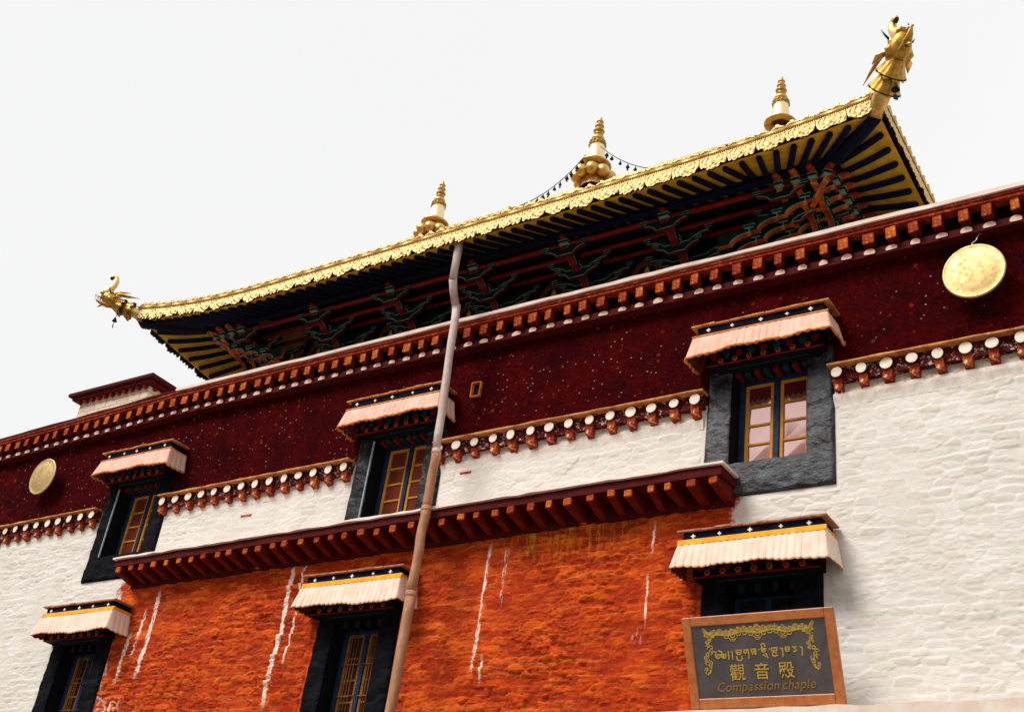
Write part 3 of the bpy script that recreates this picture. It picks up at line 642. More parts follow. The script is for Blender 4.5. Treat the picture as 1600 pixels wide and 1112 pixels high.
    for k in range(7): 
        xx = cx-.60+1.2*k/6
        f_ = MB()
        fo = MB(); fo.lathe([(.04, 0), (.042, .012), (.028, .02), (.012, .022), (0, .03)], 12, 0, mat=Matrix.Translation((xx, 12.78, Z0-.50)) @ Matrix.Rotation(math.pi/2, 4, 'X'))
        for a_ in range(6): 
            th = a_*math.pi/3; fo.lathe([(.014, 0), (.010, .008), (0, .01)], 6, 1, mat=Matrix.Translation((xx+.028*math.cos(th), 12.768, Z0-.50+.028*math.sin(th))) @ Matrix.Rotation(math.pi/2, 4, 'X'))
        P('painted_flower', fo, [M_redt, M_ora])
    if idx in (1, 2):
        e_ = MB(); e_.box(cx-ho-.030, cx-ho-.008, 12.925, 12.95, zo0-.02, zo1-.1, b=.003); P('edge_line', e_, M_pline)
    d = MB(); nd = 8
    zd = zo1-.055
    for k in range(nd):
        xx = cx-ho+.06+(2*ho-.12)*k/(nd-1); d.box(xx-.04, xx+.04, 13.02, 13.2, zd-.06, zd+.05, mi=k % 2, b=.006)
    d.box(cx-ho, cx+ho, 13.05, 13.22, zd+.052, zd+.09, mi=2)
    P('lintel_dentils', d, [M_beam, M_dteal, M_dark] if upper else [M_shade, M_teal, M_dark])  # lower dentils darker: gloom of the openings put into the paint
    return Wn
wins = []
lab_u = ['wide', 'mid', 'far']
for i, x in enumerate(WX_UP): wins.append(window(x, True, i))
for i, x in enumerate(WX_LO): wins.append(window(x, False, i+3))

# ------------------------------------------------------------------ awnings: top-level things fixed above each window
def awning(cx, Z0, label, seed, pink, width=1.91, torn=False):
    rr = random.Random(seed); A = root('awning', (cx, 13, Z0), label, 'awning', 'cloth awnings above the windows')
    hw = width/2
    # slates
    m = MB(); n = 11; xe = [-hw]
    for k in range(1, n): xe.append(-hw+2*hw*k/n+rr.uniform(-.03, .03))
    xe.append(hw)
    for k in range(n):
        j = rr.uniform(-.012, .012); zj = rr.uniform(-.004, .004); m.box(xe[k]+.001, xe[k+1]-.001, -.43+j, -.02, -.030+zj, -.004+zj, b=.004)
    for k in range(7):
        a = -hw+.08+(2*hw-.2)*k/7; m.box(a, a+(2*hw-.2)/7-.004, -.34+rr.uniform(-.01, .01), -.02, -.003+zj, .022+rr.uniform(0, .006), b=.004)
    link('slate_top', m.mesh('slate_top', M_oslat if pink else M_slate), A)
    # navy fascia with white diamonds
    f = MB(); f.prism([(-.392, -.032), (-.02, -.032), (-.02, -.20), (-.372, -.20)], 'x', -hw+.08, hw-.08)
    F = link('fascia', f.mesh('fascia', M_clothN), A)
    nd = 5
    for k in range(nd):
        x = (-hw+.22)+(2*hw-.44)*k/(nd-1)+rr.uniform(-.03, .03); d = MB(); s = .034 if k % 2 == 0 else .028
        pts = [(0, s), (s*.35, s*.35), (s, 0), (s*.35, -s*.35), (0, -s), (-s*.35, -s*.35), (-s, 0), (-s*.35, s*.35)]
        d.prism(pts, 'y', -.010, .012, mat=Matrix.Translation((x, -.392, -.090)) @ Matrix.Rotation(-.08, 4, 'X')); link('diamond', d.mesh('diamond', M_whitep), F)
    # pleated valance running round front and both ends
    path = []; ye = -.392; xh = hw-.045
    for k in range(26): path.append((-xh, -.02+(ye+.02)*k/26, -1, 0))
    nfx = 230
    for k in range(nfx+1): path.append((-xh+2*xh*k/nfx, ye, 0, -1))
    for k in range(1, 27): path.append((xh, ye+(-.02-ye)*k/26, 1, 0))
    zt, zb = -.17, (-.525 if not pink else -.485); rows = 15; vs = []; per = .095 if pink else .085
    s_acc = 0; prevp = None; ph = []; wob = [rr.uniform(-.3, .3) for _ in range(80)]
    for i, (x, y, nx, ny) in enumerate(path):
        if prevp: s_acc += math.hypot(x-prevp[0], y-prevp[1])
        prevp = (x, y); q = s_acc/per; c = int(q); fr = q-c
        ph.append((q+wob[c % 80]*(1-fr)*.6+wob[(c+1) % 80]*fr*.6, s_acc))
    ncol = len(path)
    for r in range(rows+1):
        t = r/rows
        for i, (x, y, nx, ny) in enumerate(path):
            q, s_ = ph[i]; fr = q % 1
            pleat = (abs(math.sin(math.pi*q))**.6)*(.006+.022*t)*(.65+.5*math.sin(s_*2.3+seed*1.3)**2)
            flare = (.012+.062*t)
            dz = zt+(zb-zt)*t
            hem = (.018*math.sin(math.pi*(q % 1)))*t**4
            sag = .022*math.sin(s_*1.7+seed)*t+.012*math.sin(s_*5+seed*2)*t+.008*math.sin(s_*13+seed*3)*t+.010*max(0, math.sin(s_*3.1+seed*5))**4*t
            cx_ = 1 if (nx and i < 30) else 0
            corner = 0
            dx = nx*(flare+pleat); dy = ny*(flare+pleat)
            if ny:   # spread towards the ends so front and side sheets meet
                dx += flare*(x/xh)**5 if abs(x) > .5*xh else flare*(x/xh)**5
            if nx: dy += -flare*max(0, (-(y)-.05)/(-ye-.05))**2
            vs.append((x+dx, y+dy, dz-hem+sag))
    fs = []; mi = []
    for r in range(rows):
        for i in range(ncol-1):
            fs.append((r*ncol+i, r*ncol+i+1, (r+1)*ncol+i+1, (r+1)*ncol+i)); mi.append(0)
    v = MB(); v.add(vs, fs, 0, True)
    hemrow = rows-1
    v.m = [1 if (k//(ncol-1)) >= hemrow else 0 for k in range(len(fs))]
    me = v.mesh('valance', [M_clothIn, M_clothIn, M_clothP if pink else M_clothW])
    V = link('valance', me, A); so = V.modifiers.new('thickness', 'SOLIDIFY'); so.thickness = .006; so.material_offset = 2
    # rolled orange hem all the way round
    hm_ = MB(); base = rows*ncol
    hp = [Vector(vs[base+i]) for i in range(0, ncol, 1)]
    rad_ = [(.012 if pink else .005)+(.016 if pink else .004)*abs(math.sin(math.pi*ph[i][0]))*(.6+.4*math.sin(i*.37+seed)) for i in range(ncol)]
    hm_.tube(hp, rad_, 6); link('rolled_hem', hm_.mesh('rolled_hem', M_clothO), V)
    tr = MB(); th = .016 if pink else .040
    tr.prism([(ye-.036, zt-(.014 if pink else .034)), (ye-.014, zt+th), (ye+.02, zt+th), (ye, zt-.012)], 'x', -xh-.03, xh+.03)
    for sg in (-1, 1): 
        pr_ = [(sg*(xh+.030), zt-.014), (sg*(xh+.008), zt+th), (sg*(xh-.015), zt+th), (sg*(xh+.005), zt-.014)]
        tr.prism(pr_ if sg > 0 else pr_[::-1], 'y', ye+.02, -.02)
    link('trim_band', tr.mesh('trim_band', M_clothY if not pink else M_clothO), V)
    return A
cen = lambda c: c
AW = [(-5.665, 10.555, 'pink pleated awning above the largest upper window, nearest the big gold plate at right', True),
      (-11.755, 10.555, 'pink pleated awning high on the maroon band, partly behind the drainpipe', True),
      (-17.70, 10.555, 'pink awning on the maroon band nearest the gold plate at the far left', True),
      (-5.69, 7.605, 'off-white pleated awning with thick yellow trim directly above the framed chapel sign', False),
      (-11.86, 7.605, 'off-white awning with yellow trim on the red wall, crossed by the drainpipe', False),
      (-17.95, 7.605, 'off-white awning with yellow trim, lowest at the left end of the red wall', False)]
for i, (x, z, lab, pk) in enumerate(AW): awning(x, z, lab, 11+i*7, pk)

# ------------------------------------------------------------------ round gilded plates on the maroon band
def gold_disc(cx, cz, r, label, cord):
    D = root('gilded_plate', (cx, 13, cz), label, 'wall ornament', 'round gilded plates')
    m = MB(); prof = [(0, .030), (.25*r, .029), (.5*r, .026), (.75*r, .019), (.90*r, .010), (.93*r, .012), (.97*r, .016), (r, .006), (r, -.012), (.97*r, -.02), (0, -.02)]
    m.lathe(prof, 56, mat=Matrix.Translation((0, -.24, 0)) @ Matrix.Rotation(math.pi/2+R_(2), 4, 'X'))
    link('plate', m.mesh('plate', M_disc), D)
    s = MB(); s.tube([(0, -.22, 0), (0, .0, 0)], .05, 10); link('mount', s.mesh('mount', M_iron), D)
    if cord:
        c = MB(); c.tube([(0, -.22, r-.01), (-.01, -.2, r+.06), (.03, -.14, r+.14), (.05, -.1, r+.24)], .006, 5)
        c.tube([(.05, -.1, r+.24), (.18, -.1, r+.27)], .005, 5); link('cord', c.mesh('cord', M_whitep), D)
gold_disc(-2.97, 10.62, .375, 'large round gold plate hung on the maroon wall, nearest the right edge', True)
gold_disc(-20.60, 10.44, .375, 'small-looking round gold plate on the maroon wall at the far left', False)

# ------------------------------------------------------------------ drainpipe
PX = -10.55; yp = 12.40
DP = root('drainpipe', (PX, yp, 0), 'long weathered grey and rust-brown drainpipe running down the facade from the golden eave', 'drainpipe')
def wpath(a, b_, n, amp, seed):
    r = random.Random(seed); return [(a[0]+(b_[0]-a[0])*k/n+r.uniform(-amp, amp)*(0 < k < n), a[1]+(b_[1]-a[1])*k/n, a[2]+(b_[2]-a[2])*k/n) for k in range(n+1)]
pr = .061
m = MB(); m.tube([(-10.545, 12.10, 12.80), (-10.555, 12.11, 12.4), (-10.56, 12.12, 12.05)], [pr*1.12, pr, pr*.98], 16); link('upper_length', m.mesh('upper_length', M_pipe), DP, (0, 0, 0), world=True)
m = MB(); m.tube([(-10.56, 12.12, 12.07), (-10.61, 12.24, 11.93), (-10.64, yp-.005, 11.74)], [pr*1.06, pr*1.03, pr*1.05], 16); link('elbow', m.mesh('elbow', M_pipe), DP, (0, 0, 0), world=True)
zc_ = [(11.77, 9.20), (9.25, 8.30), (8.35, 7.04), (7.09, 4.2), (4.25, .1)]
for i, (a, b_) in enumerate(zc_):
    xa = -10.63 if i == 0 else -10.525; r0 = pr*(1.0+.06*i)
    m = MB(); m.tube(wpath((xa, yp, a), (-10.53, yp, b_), 8, .011, i), [r0*1.08]+[r0*(1+.035*math.sin(q*2.1+i)) for q in range(7)]+[r0*.96], 16)
    link('pipe_length', m.mesh('pipe_length', M_pipe), DP, (0, 0, 0), world=True)
    m = MB(); m.lathe([(r0*1.02, -.018), (r0*1.13, -.014), (r0*1.13, .012), (r0*1.02, .018)], 18, mat=Matrix.Translation((xa, yp, a-.06)))
    link('collar', m.mesh('collar', M_pipe), DP, (0, 0, 0), world=True)
for z in (4.5, 2.2):
    m = MB(); m.tube([(PX-.03, 12.98, z+.1), (PX-.09, yp+.04, z), (PX-.0, yp-.09, z), (PX+.10, yp+.04, z), (PX+.04, 12.98, z+.1)], .010, 6); link('wire_bracket', m.mesh('wire_bracket', M_iron), DP, (0, 0, 0), world=True)

# ------------------------------------------------------------------ sign
sw, sh_ = 1.80, 1.02
SG = root('chapel_sign', (-5.48, 12.74, 5.445), 'framed grey sign board with gold lettering reading Compassion chaple, below an off-white awning', 'sign', rot=(R_(22.5), 0, 0))
WL[SG.name] = Vector((0, 0, 0))
fr = MB(); fw = .105; b_ = .008
fr.box(-sw/2, -sw/2+fw, -.03, .03, 0, sh_, b=b_); fr.box(sw/2-fw, sw/2, -.03, .03, 0, sh_, b=b_)
fr.box(-sw/2+fw, sw/2-fw, -.029, .03, sh_-fw, sh_, b=b_); fr.box(-sw/2+fw, sw/2-fw, -.029, .03, 0, fw*1.1, b=b_)
link('frame', fr.mesh('frame', M_frame), SG)
BD = link('board', bx(-sw/2+fw-.01, sw/2-fw+.01, -.012, .02, fw-.01, sh_-fw+.01, M_board, b=0), SG)
def ribbon(pts, wd, y=-.016, th=.006, mi=0, mb=None, taper=True):
    mb = mb or MB(); n = len(pts)
    P = [Vector((p[0], p[1])) for p in pts]; Lf = []; Rt = []
    for i in range(n):
        t = (P[min(i+1, n-1)]-P[max(i-1, 0)]); t = t.normalized() if t.length > 1e-9 else Vector((1, 0)); nn = Vector((-t.y, t.x))
        ww = wd/2*((.45+.55*math.sin(math.pi*(i+.5)/n)) if taper else 1)
        Lf.append(P[i]+nn*ww); Rt.append(P[i]-nn*ww)
    vs = [(p.x, y, p.y) for p in Lf]+[(p.x, y, p.y) for p in Rt]+[(p.x, y+th, p.y) for p in Lf]+[(p.x, y+th, p.y) for p in Rt]
    fs = []
    for i in range(n-1):
        fs += [(i, i+1, n+i+1, n+i), (i, 2*n+i, 2*n+i+1, i+1), (n+i, n+i+1, 3*n+i+1, 3*n+i)]
    mb.add(vs, fs, mi); return mb
def spiral(cx, cz, r, a0, turns, sgn=1, n=14):
    return [(cx+r*(1-.75*k/n)*math.cos(a0+sgn*turns*2*math.pi*k/n), cz+r*(1-.75*k/n)*math.sin(a0+sgn*turns*2*math.pi*k/n)) for k in range(n+1)]
orn = MB(); ro = random.Random(4)
zc0 = .80
def gx(x): return zc0+.035*(1-(x/.70)**2)-.012*math.cos(x*18)
pts = [(x/100, gx(x/100)) for x in range(-58, 59, 2)]; ribbon(pts, .055, mb=orn, taper=False)
for k in range(-7, 8):
    x = k*.075; ribbon(spiral(x, gx(x)+.018, .030, .5*k, 1.1, 1 if k % 2 else -1), .018, mb=orn)
    if abs(k) < 6: ribbon([(x-.03, gx(x)-.03), (x-.015, gx(x)-.052), (x+.015, gx(x)-.052), (x+.03, gx(x)-.03)], .012, mb=orn)
for k in (-4, 0, 4):
    x = k*.075; ribbon([(x-.06, gx(x)-.045), (x-.03, gx(x)-.072), (x+.03, gx(x)-.072), (x+.06, gx(x)-.045)], .010, mb=orn)
    ribbon([(x-.045, gx(x)-.055), (x-.02, gx(x)-.092), (x+.02, gx(x)-.092), (x+.045, gx(x)-.055)], .008, mb=orn)
ribbon([(-.04, .855), (-.02, .885), (0, .897), (.02, .885), (.04, .855)], .02, mb=orn); ribbon(spiral(0, .862, .02, 0, 1), .014, mb=orn)
for sg in (-1, 1):
    ribbon([(sg*.58, .80), (sg*.62, .84), (sg*.655, .885)], .035, mb=orn); ribbon([(sg*.655, .88), (sg*.62, .81), (sg*.56, .77)], .03, mb=orn)
    ribbon([(sg*.52, .79), (sg*.60, .79), (sg*.65, .81)], .03, mb=orn)
    for k in range(11):
        z = .77-.034*k; x = sg*(.585+.035*math.sin(k*1.3)+.006*k); ribbon(spiral(x, z, .024+.006*ro.random(), k, 1.0, sg), .012, mb=orn)
        ribbon([(x, z), (x+sg*.02*ro.uniform(-1, 1.5), z-.03), (x+sg*.015, z-.045)], .014, mb=orn)
    ribbon([(sg*.60, .44), (sg*.62, .40), (sg*.655, .375)], .022, mb=orn)
link('garland', orn.mesh('garland', M_letter), BD)
# Tibetan line, drawn as pen strokes: head line, stems and loops of each letter
tb = MB(); u = .0195
def G(x0, strokes, z0=.625):
    for st in strokes: ribbon([(x0+p[0]*u, z0+p[1]*u) for p in st], 0.0145, mb=tb, taper=False)
arc = lambda cx, cz, r, a, b, n=7, sx=1: [(cx+sx*r*math.cos(R_(a+(b-a)*k/n)), cz+r*math.sin(R_(a+(b-a)*k/n))) for k in range(n+1)]
yig = [arc(1.2, -2.4, 1.5, 110, 400, 9), arc(1.2, -2.4, .6, 0, 300, 6), [(-2, .6), (-.6, -.2), (.8, -.4)]]
shad = [[(0, 0), (0, -2.6), (-.25, -5)]]
tha = [[(-.2, 0), (4, 0)], [(.4, 0), (.2, -1.4), (1.0, -2.4), (2.6, -2.4), (3.5, -1.3), (3.3, 0)], [(.6, -1.2), (3.2, -1.2)], arc(1.9, -4.2, 1.7, 150, 400, 9)]
ga = [[(-.2, 0), (3.2, 0)], [(.2, 0), (0, -1.3), (.9, -2.0), (1.7, -1.2)], [(1.5, 0), (1.6, -1.6)], [(2.8, 0), (2.8, -3.0), (2.5, -5)]]
sa = [[(-.2, 0), (3.4, 0)], [(.3, 0), (.2, -1.4), (1.1, -1.8), (1.9, -.9)], [(1.9, -.2), (2.0, -2.2), (3.0, -3.2)], [(3.0, 0), (2.9, -2.4)], [(.5, -1.9), (1.2, -3.0)]]
rje = [[(-.2, 0), (3.4, 0)], [(1.6, 0), (1.6, -1.0)], [(.1, -1.0), (3.2, -1.0)], [(3.0, -1.0), (.8, -2.0), (2.9, -2.6), (.8, -3.4), (2.6, -4.2)], [(3.0, -2.6), (3.3, -4.4), (3.8, -5.4)], arc(1.6, 1.8, 1.1, 200, -40, 6), [(.4, 1.0), (1.6, .8)]]
lha = [[(-.2, 0), (3.6, 0)], [(.3, 0), (.1, -1.3), (1.0, -1.9), (1.8, -1.1), (2.6, -1.9), (3.3, -1.0), (3.2, 0)], [(1.8, -1.0), (1.8, -2.0)], arc(1.4, -3.4, 1.2, 90, 420, 8), [(2.4, -3.2), (3.3, -4.6)]]
kha = [[(-.2, 0), (3.0, 0)], [(.2, 0), (.1, -1.5), (1.0, -2.3), (2.4, -1.9), (2.7, -.8), (2.5, 0)], [(.2, -1.1), (2.5, -1.1)]]
nga = [[(-.2, 0), (3.0, 0)], [(2.6, 0), (1.0, -.9), (2.6, -1.8), (1.2, -2.6), (.1, -2.4)]]
def tsheg(x0): ribbon([(x0, .625), (x0+.014, .611)], .012, mb=tb, taper=False)
x = -.53
for gph, adv in ((yig, 3.6), (yig, 4.2), (shad, 2.2), (shad, 2.2), (tha, 4.8), (ga, 4.2), (sa, 4.4), ('t', 1.4), (rje, 4.8), ('t', 1.4), (lha, 4.8), ('t', 1.4), (shad, 1.5), (kha, 4.2), (nga, 4.2), ('t', 1.2), (shad, 2)):
    if gph == 't': tsheg(x)
    else: G(x, gph)
    x += adv*u*1.04
link('tibetan_lettering', tb.mesh('tibetan_lettering', M_letter), BD)
def text_mesh(body, size, mat, offset=0, shear=0, spacing=1):
    cu = bpy.data.curves.new('lettering', 'FONT'); cu.body = body; cu.size = size; cu.extrude = .003; cu.offset = offset
    cu.shear = shear; cu.align_x = 'CENTER'; cu.space_character = spacing
    o = bpy.data.objects.new('tmp', cu); col_.objects.link(o); bpy.context.view_layer.update()
    dg = bpy.context.evaluated_depsgraph_get(); me = bpy.data.meshes.new_from_object(o.evaluated_get(dg)); bpy.data.objects.remove(o)
    me.materials.clear(); me.materials.append(mat); return me
for ch, x in (('觀', -.29), ('音', .0), ('殿', .285)):
    link('chinese_character', text_mesh(ch, .19, M_letter, .0008), BD, (x, -.016, .315), rot=(math.pi/2, 0, R_(0)))
for wd_, x in (('Compassion', -.195), ('chaple', .40)): link('english_lettering', text_mesh(wd_, .142, M_letter2, .0008, .28, 1.06), BD, (x, -.016, .185), rot=(math.pi/2, 0, 0))
for sx in (-1, 1): 
    s = MB(); s.lathe([(.008, 0), (.006, .006), (0, .008)], 8, mat=Matrix.Translation((sx*.65, -.012, .885)) @ Matrix.Rotation(math.pi/2, 4, 'X')); link('screw', s.mesh('screw', M_brass), BD)

# ------------------------------------------------------------------ the gilded roof pavilion
XC, YC, HXL, HY, YE = -10.96, 16.3, 7.14, 4.3, 12.0
XL, XR = XC-HXL, XC+HXL; YB = YC+HY
RF = root('gilded_roof', (XC, YC, 11), 'golden hipped roof with scalloped gilt eaves and painted timber brackets above the parapet', 'roof')
def lift(x, y):
    """upward sweep of the eave near the corners"""
    A = .36 if x < XC else .19
    tx = max(0, (abs(x-XC)-3.6)/(HXL-3.6)); ty = max(0, (abs(y-YC)-1.4)/(HY-1.4)); return A*(tx**2.2)*(ty**1.3)
def zsof(x, y):
    d = max(0, min(x-XL, XR-x, y-YE, YB-y)); fade = max(0, 1-d/2.2)**1.5
    xl = x if True else x
    return 12.70+lift(x, y)*1.0*(1 if d < 1e-6 else fade**.5)+.49*d-.05*min(d, 1.5)**2*0
# soffit boards
nx, ny = 120, 70; v = []; 
xs = np.linspace(XL+.03, XR-.03, nx); ys_ = np.linspace(YE+.03, YB-.03, ny)
sm = MB(); idx = {}
for j, y in enumerate(ys_):
    for i, x in enumerate(xs): idx[(i, j)] = len(v); v.append((x, y, zsof(x, y)))
fs = []
for j in range(ny-1):
    for i in range(nx-1):
        cx_, cy_ = (xs[i]+xs[i+1])/2, (ys_[j]+ys_[j+1])/2
        if min(cx_-XL, XR-cx_, cy_-YE, YB-cy_) < 2.4: fs.append((idx[(i, j)], idx[(i, j+1)], idx[(i+1, j+1)], idx[(i+1, j)]))
sm.add(v, fs, 0, True); link('soffit', sm.mesh('soffit', M_yel), RF, (0, 0, 0), world=True)
# gilded roof surface above
rv = []; rf_ = []; nn = 16; ring = []
def roof_z(t): return 12.98+(17.0-12.98)*(t**1.18)
corner = [(XL-.02, YE-.02), (XR+.02, YE-.02), (XR+.02, YB+.02), (XL-.02, YB+.02)]; rx0, rx1 = XC-4.6, XC+4.6
tgt = [(rx0, YC), (rx1, YC), (rx1, YC), (rx0, YC)]
rm = MB()
for side in range(4):
    c0, c1 = corner[side], corner[(side+1) % 4]; t0, t1 = tgt[side], tgt[(side+1) % 4]; ns = 60; vs = []
    for a in range(nn+1):
        t = a/nn
        for b in range(ns+1):
            s = b/ns; e = (c0[0]+(c1[0]-c0[0])*s, c0[1]+(c1[1]-c0[1])*s); q = (t0[0]+(t1[0]-t0[0])*s, t0[1]+(t1[1]-t0[1])*s)
            x = e[0]+(q[0]-e[0])*t; y = e[1]+(q[1]-e[1])*t
            vs.append((x, y, roof_z(t)+lift(e[0], e[1])*(1-t)**2+.025*abs(math.sin(b*math.pi/2))*(1-t)))
    rm.add(vs, [(a*(ns+1)+b, a*(ns+1)+b+1, (a+1)*(ns+1)+b+1, (a+1)*(ns+1)+b) for a in range(nn) for b in range(ns)], 0, True)
link('roof_sheets', rm.mesh('roof_sheets', M_gold), RF, (0, 0, 0), world=True)
rg = MB(); rg.tube([(rx0-.1, YC, 17.0), (rx1+.1, YC, 17.0)], .13, 12); link('ridge', rg.mesh('ridge', M_gold), RF, (0, 0, 0), world=True)

# eave frieze: embossed panels with leafy lower edge, beaded roll above, row of florets on top
PW = .42
def panel_mesh(seed):
    rr = np.random.RandomState(seed); nxp, nzp = 64, 44; W2 = PW/2-.002; Hh = .235
    xs_ = np.linspace(-W2, W2, nxp); zs_ = np.linspace(-Hh, 0, nzp)
    X, Z = np.meshgrid(xs_, zs_)
    # lower outline: a broad lobe with smaller leaf tips
    def low(x):
        t = (x/PW+.5)
        return -(.142+.058*np.abs(np.sin(math.pi*t))**.8+.026*np.abs(np.sin(math.pi*t*5+.3))**.6+.010*np.sin(t*31+seed)-.055*np.exp(-((np.abs(x)-PW/2)/.010)**2)+.02*np.sin(t*9+seed*2))
    swirl = .0028*np.sin(28*np.hypot(X-.0, (Z+.10))*4.2)+.0045*np.sin(90*np.hypot(X+.11, Z+.09))+.0045*np.sin(90*np.hypot(X-.11, Z+.09))
    flow = .010*np.exp(-((X/.05)**2+((Z+.10)/.045)**2))*(1+.6*np.cos(6*np.arctan2(Z+.10, X)))
    nz_ = .006*fbm(X+seed, Z, 30, 200+seed, 3)
    Y = -(.012+swirl+flow+nz_)-.02*(-Z/Hh)
    keep = lambda cx, cz: cz > low(cx)
    me1 = grid_mesh('eave_panel', xs_, zs_, lambda a, b: Y, keep, [M_goldE, M_bronze])
    bm = bmesh.new(); bm.from_mesh(me1)
    geo = bmesh.ops.duplicate(bm, geom=list(bm.faces)+list(bm.edges)+list(bm.verts))
    for e in geo['geom']:
        if isinstance(e, bmesh.types.BMVert): e.co.y = e.co.y*.3+.012
    for e in geo['geom']:
        if isinstance(e, bmesh.types.BMFace): e.material_index = 1; e.normal_flip()  # back sheet dark: shade behind the eave put into its colour
    bm.to_mesh(me1); bm.free(); return me1
pmeshes = [panel_mesh(k) for k in range(7)]
def floret_mesh():
    m = MB(); 
    for k, (r, a, z) in enumerate(((.036, 0, .045), (.02, -.045, .022), (.02, .045, .022), (.015, -.072, .008), (.015, .072, .008))):
        m.lathe([(r, 0), (r, .016), (r*.7, .026), (r*.35, .020), (0, .028)], 10, 0, mat=Matrix.Translation((a, 0, z)) @ Matrix.Rotation(math.pi/2, 4, 'X'))
    m.box(-.09, .09, -.01, .012, -.01, .018); return m.mesh('floret', M_goldE)
fm = floret_mesh()
def roll_mesh():
    m = MB(); m.tube([(-PW/2, -.012, 0), (PW/2, -.012, 0)], .020, 10); 
    for k in range(14):
        x = -PW/2+PW*(k+.5)/14; m.lathe([(0, -.011), (.009, -.007), (.011, 0), (.009, .007), (0, .011)], 6, 1, mat=Matrix.Translation((x, -.022, -.031)))
    m.box(-PW/2, PW/2, -.008, .03, -.05, -.018, mi=0); m.tube([(-PW/2, -.008, .030), (PW/2, -.008, .030)], .011, 8)
    return m.mesh('beaded_roll', [M_gold, M_goldD])
rlm = roll_mesh()
def frieze(p0, p1, ang, n, far=False):
    for k in range(n):
        s = (k+.5)/n; ds = .5/n
        x = p0[0]+(p1[0]-p0[0])*s; y = p0[1]+(p1[1]-p0[1])*s
        xa, ya = p0[0]+(p1[0]-p0[0])*(s-ds), p0[1]+(p1[1]-p0[1])*(s-ds); xb, yb = p0[0]+(p1[0]-p0[0])*(s+ds), p0[1]+(p1[1]-p0[1])*(s+ds)
        za, zb = 12.865+lift(xa, ya), 12.865+lift(xb, yb); ln = math.hypot(math.hypot(xb-xa, yb-ya), zb-za)
        th = math.atan2(zb-za, math.hypot(xb-xa, yb-ya)); z = (za+zb)/2
        Rm = Matrix.Rotation(ang, 3, 'Z') @ Matrix.Rotation(-th, 3, 'Y'); e = Rm.to_euler(); off = rnd.uniform(-.006, .006)
        # jiggle each sheet a hair, as beaten copper is never true
        e2 = (Rm @ Matrix.Rotation(rnd.uniform(-.03, .05), 3, 'X') @ Matrix.Rotation(rnd.uniform(-.012, .012), 3, 'Y')).to_euler()
        sx = ln/PW
        P_ = link('eave_panel', pmeshes[rnd.randrange(7)], RF, (x, y, z+off), rot=e2, scale=(sx*.995, 1, rnd.uniform(.94, 1.05)), world=True)
        if far: continue
        link('beaded_roll', rlm, RF, (x, y, z+.045), rot=e, scale=(sx, 1, 1), world=True)
        for q in (-.25, .25):
            dx = Rm @ Vector((q*ln, 0, .085)); link('floret', fm, RF, Vector((x, y, z))+dx, rot=(e.x, e.y+rnd.uniform(-.04, .04), e.z), scale=(rnd.uniform(.94, 1.06),)*3, world=True)
nF = round(2*HXL/PW); nS = round(2*HY/PW)
frieze((XL, YE-.03), (XR, YE-.03), 0, nF)
frieze((XR+.03, YE), (XR+.03, YC+1), math.pi/2, round((HY+1)/PW))
frieze((XL-.03, YC+1), (XL-.03, YE), -math.pi/2, round((HY+1)/PW))
# back eaves as plain runs
bk = MB(); bk.box(XL, XR, YB, YB+.03, 12.66, 12.98); link('rear_eave_band', bk.mesh('rear_eave_band', M_gold), RF, (0, 0, 0), world=True)
ec = MB()   # copper gutter strip behind the panels
for (p0, p1) in (((XL, YE+.0), (XR, YE+.0)), ((XR, YE), (XR, YB)), ((XL, YE), (XL, YB))):
    nseg = 40; pts = [(p0[0]+(p1[0]-p0[0])*k/nseg, p0[1]+(p1[1]-p0[1])*k/nseg) for k in range(nseg+1)]
    ec.tube([(x, y, 12.83+lift(x, y)) for x, y in pts], .035, 6)
link('eave_batten', ec.mesh('eave_batten', M_bronze), RF, (0, 0, 0), world=True)

# rafters: straight in the middle, fanning at the corners
def rafter(p_out, p_in, r=.043):
    n = 7; pts = []
    for k in range(n+1):
        t = k/n; x = p_out[0]+(p_in[0]-p_out[0])*t; y = p_out[1]+(p_in[1]-p_out[1])*t; pts.append((x, y, zsof(x, y)-r-.003))
    a = (Vector(pts[0])-Vector(pts[1])).normalized()
    m = MB(); m.tube([Vector(pts[0])+a*.02]+pts, [r*.75]+[r]*(n+1), 8); link('rafter', m.mesh('rafter', M_navy), RF, (0, 0, 0), world=True)
INX0, INX1, INY = XL+1.05, XR-1.05, YE+1.05
x = XC
fan0 = HXL-2.1
k = 0
while k*.235 < fan0:
    for sg in ((-1, 1) if k else (1,)): rafter((XC+sg*k*.235, YE+.13), (XC+sg*k*.235, INY+.55))
    k += 1
x_last = (k-1)*.235
for sg in (-1, 1):
    nf = 7
    for q in range(1, nf+1):
        t = q/(nf+.6); xo = x_last+(HXL-.30-x_last)*t*1.0; xi = x_last+(HXL-1.05-x_last)*(q/(nf+1))
        rafter((XC+sg*xo, YE+.13), (XC+sg*(xi-.1), INY+.1+.1*q/nf), .046)
    nsid = 9; y_last = YE+3.1
    for q in range(1, nsid+1):
        t = q/(nsid+.5); yo = YE+3.1-(3.1-.30)*t; yi = YE+3.1-(3.1-1.05)*(q/(nsid+1))
        rafter((XC+sg*(HXL-.13), yo), (XC+sg*(HXL-1.15), yi), .046)
    yy = YE+3.3
    while yy < YC+2: rafter((XC+sg*(HXL-.13), yy), (XC+sg*(HXL-1.3), yy)); yy += .26
    # hip rafter, heavier
    n = 6; pts = [(XC+sg*(HXL-.08-1.5*k_/n), YE+.08+1.5*k_/n) for k_ in range(n+1)]
    m = MB(); m.tube([(px_, py_, zsof(px_, py_)-.085) for px_, py_ in pts], [.085, .095, .1, .1, .1, .1, .1], 8); link('hip_rafter', m.mesh('hip_rafter', M_navy), RF, (0, 0, 0), world=True)

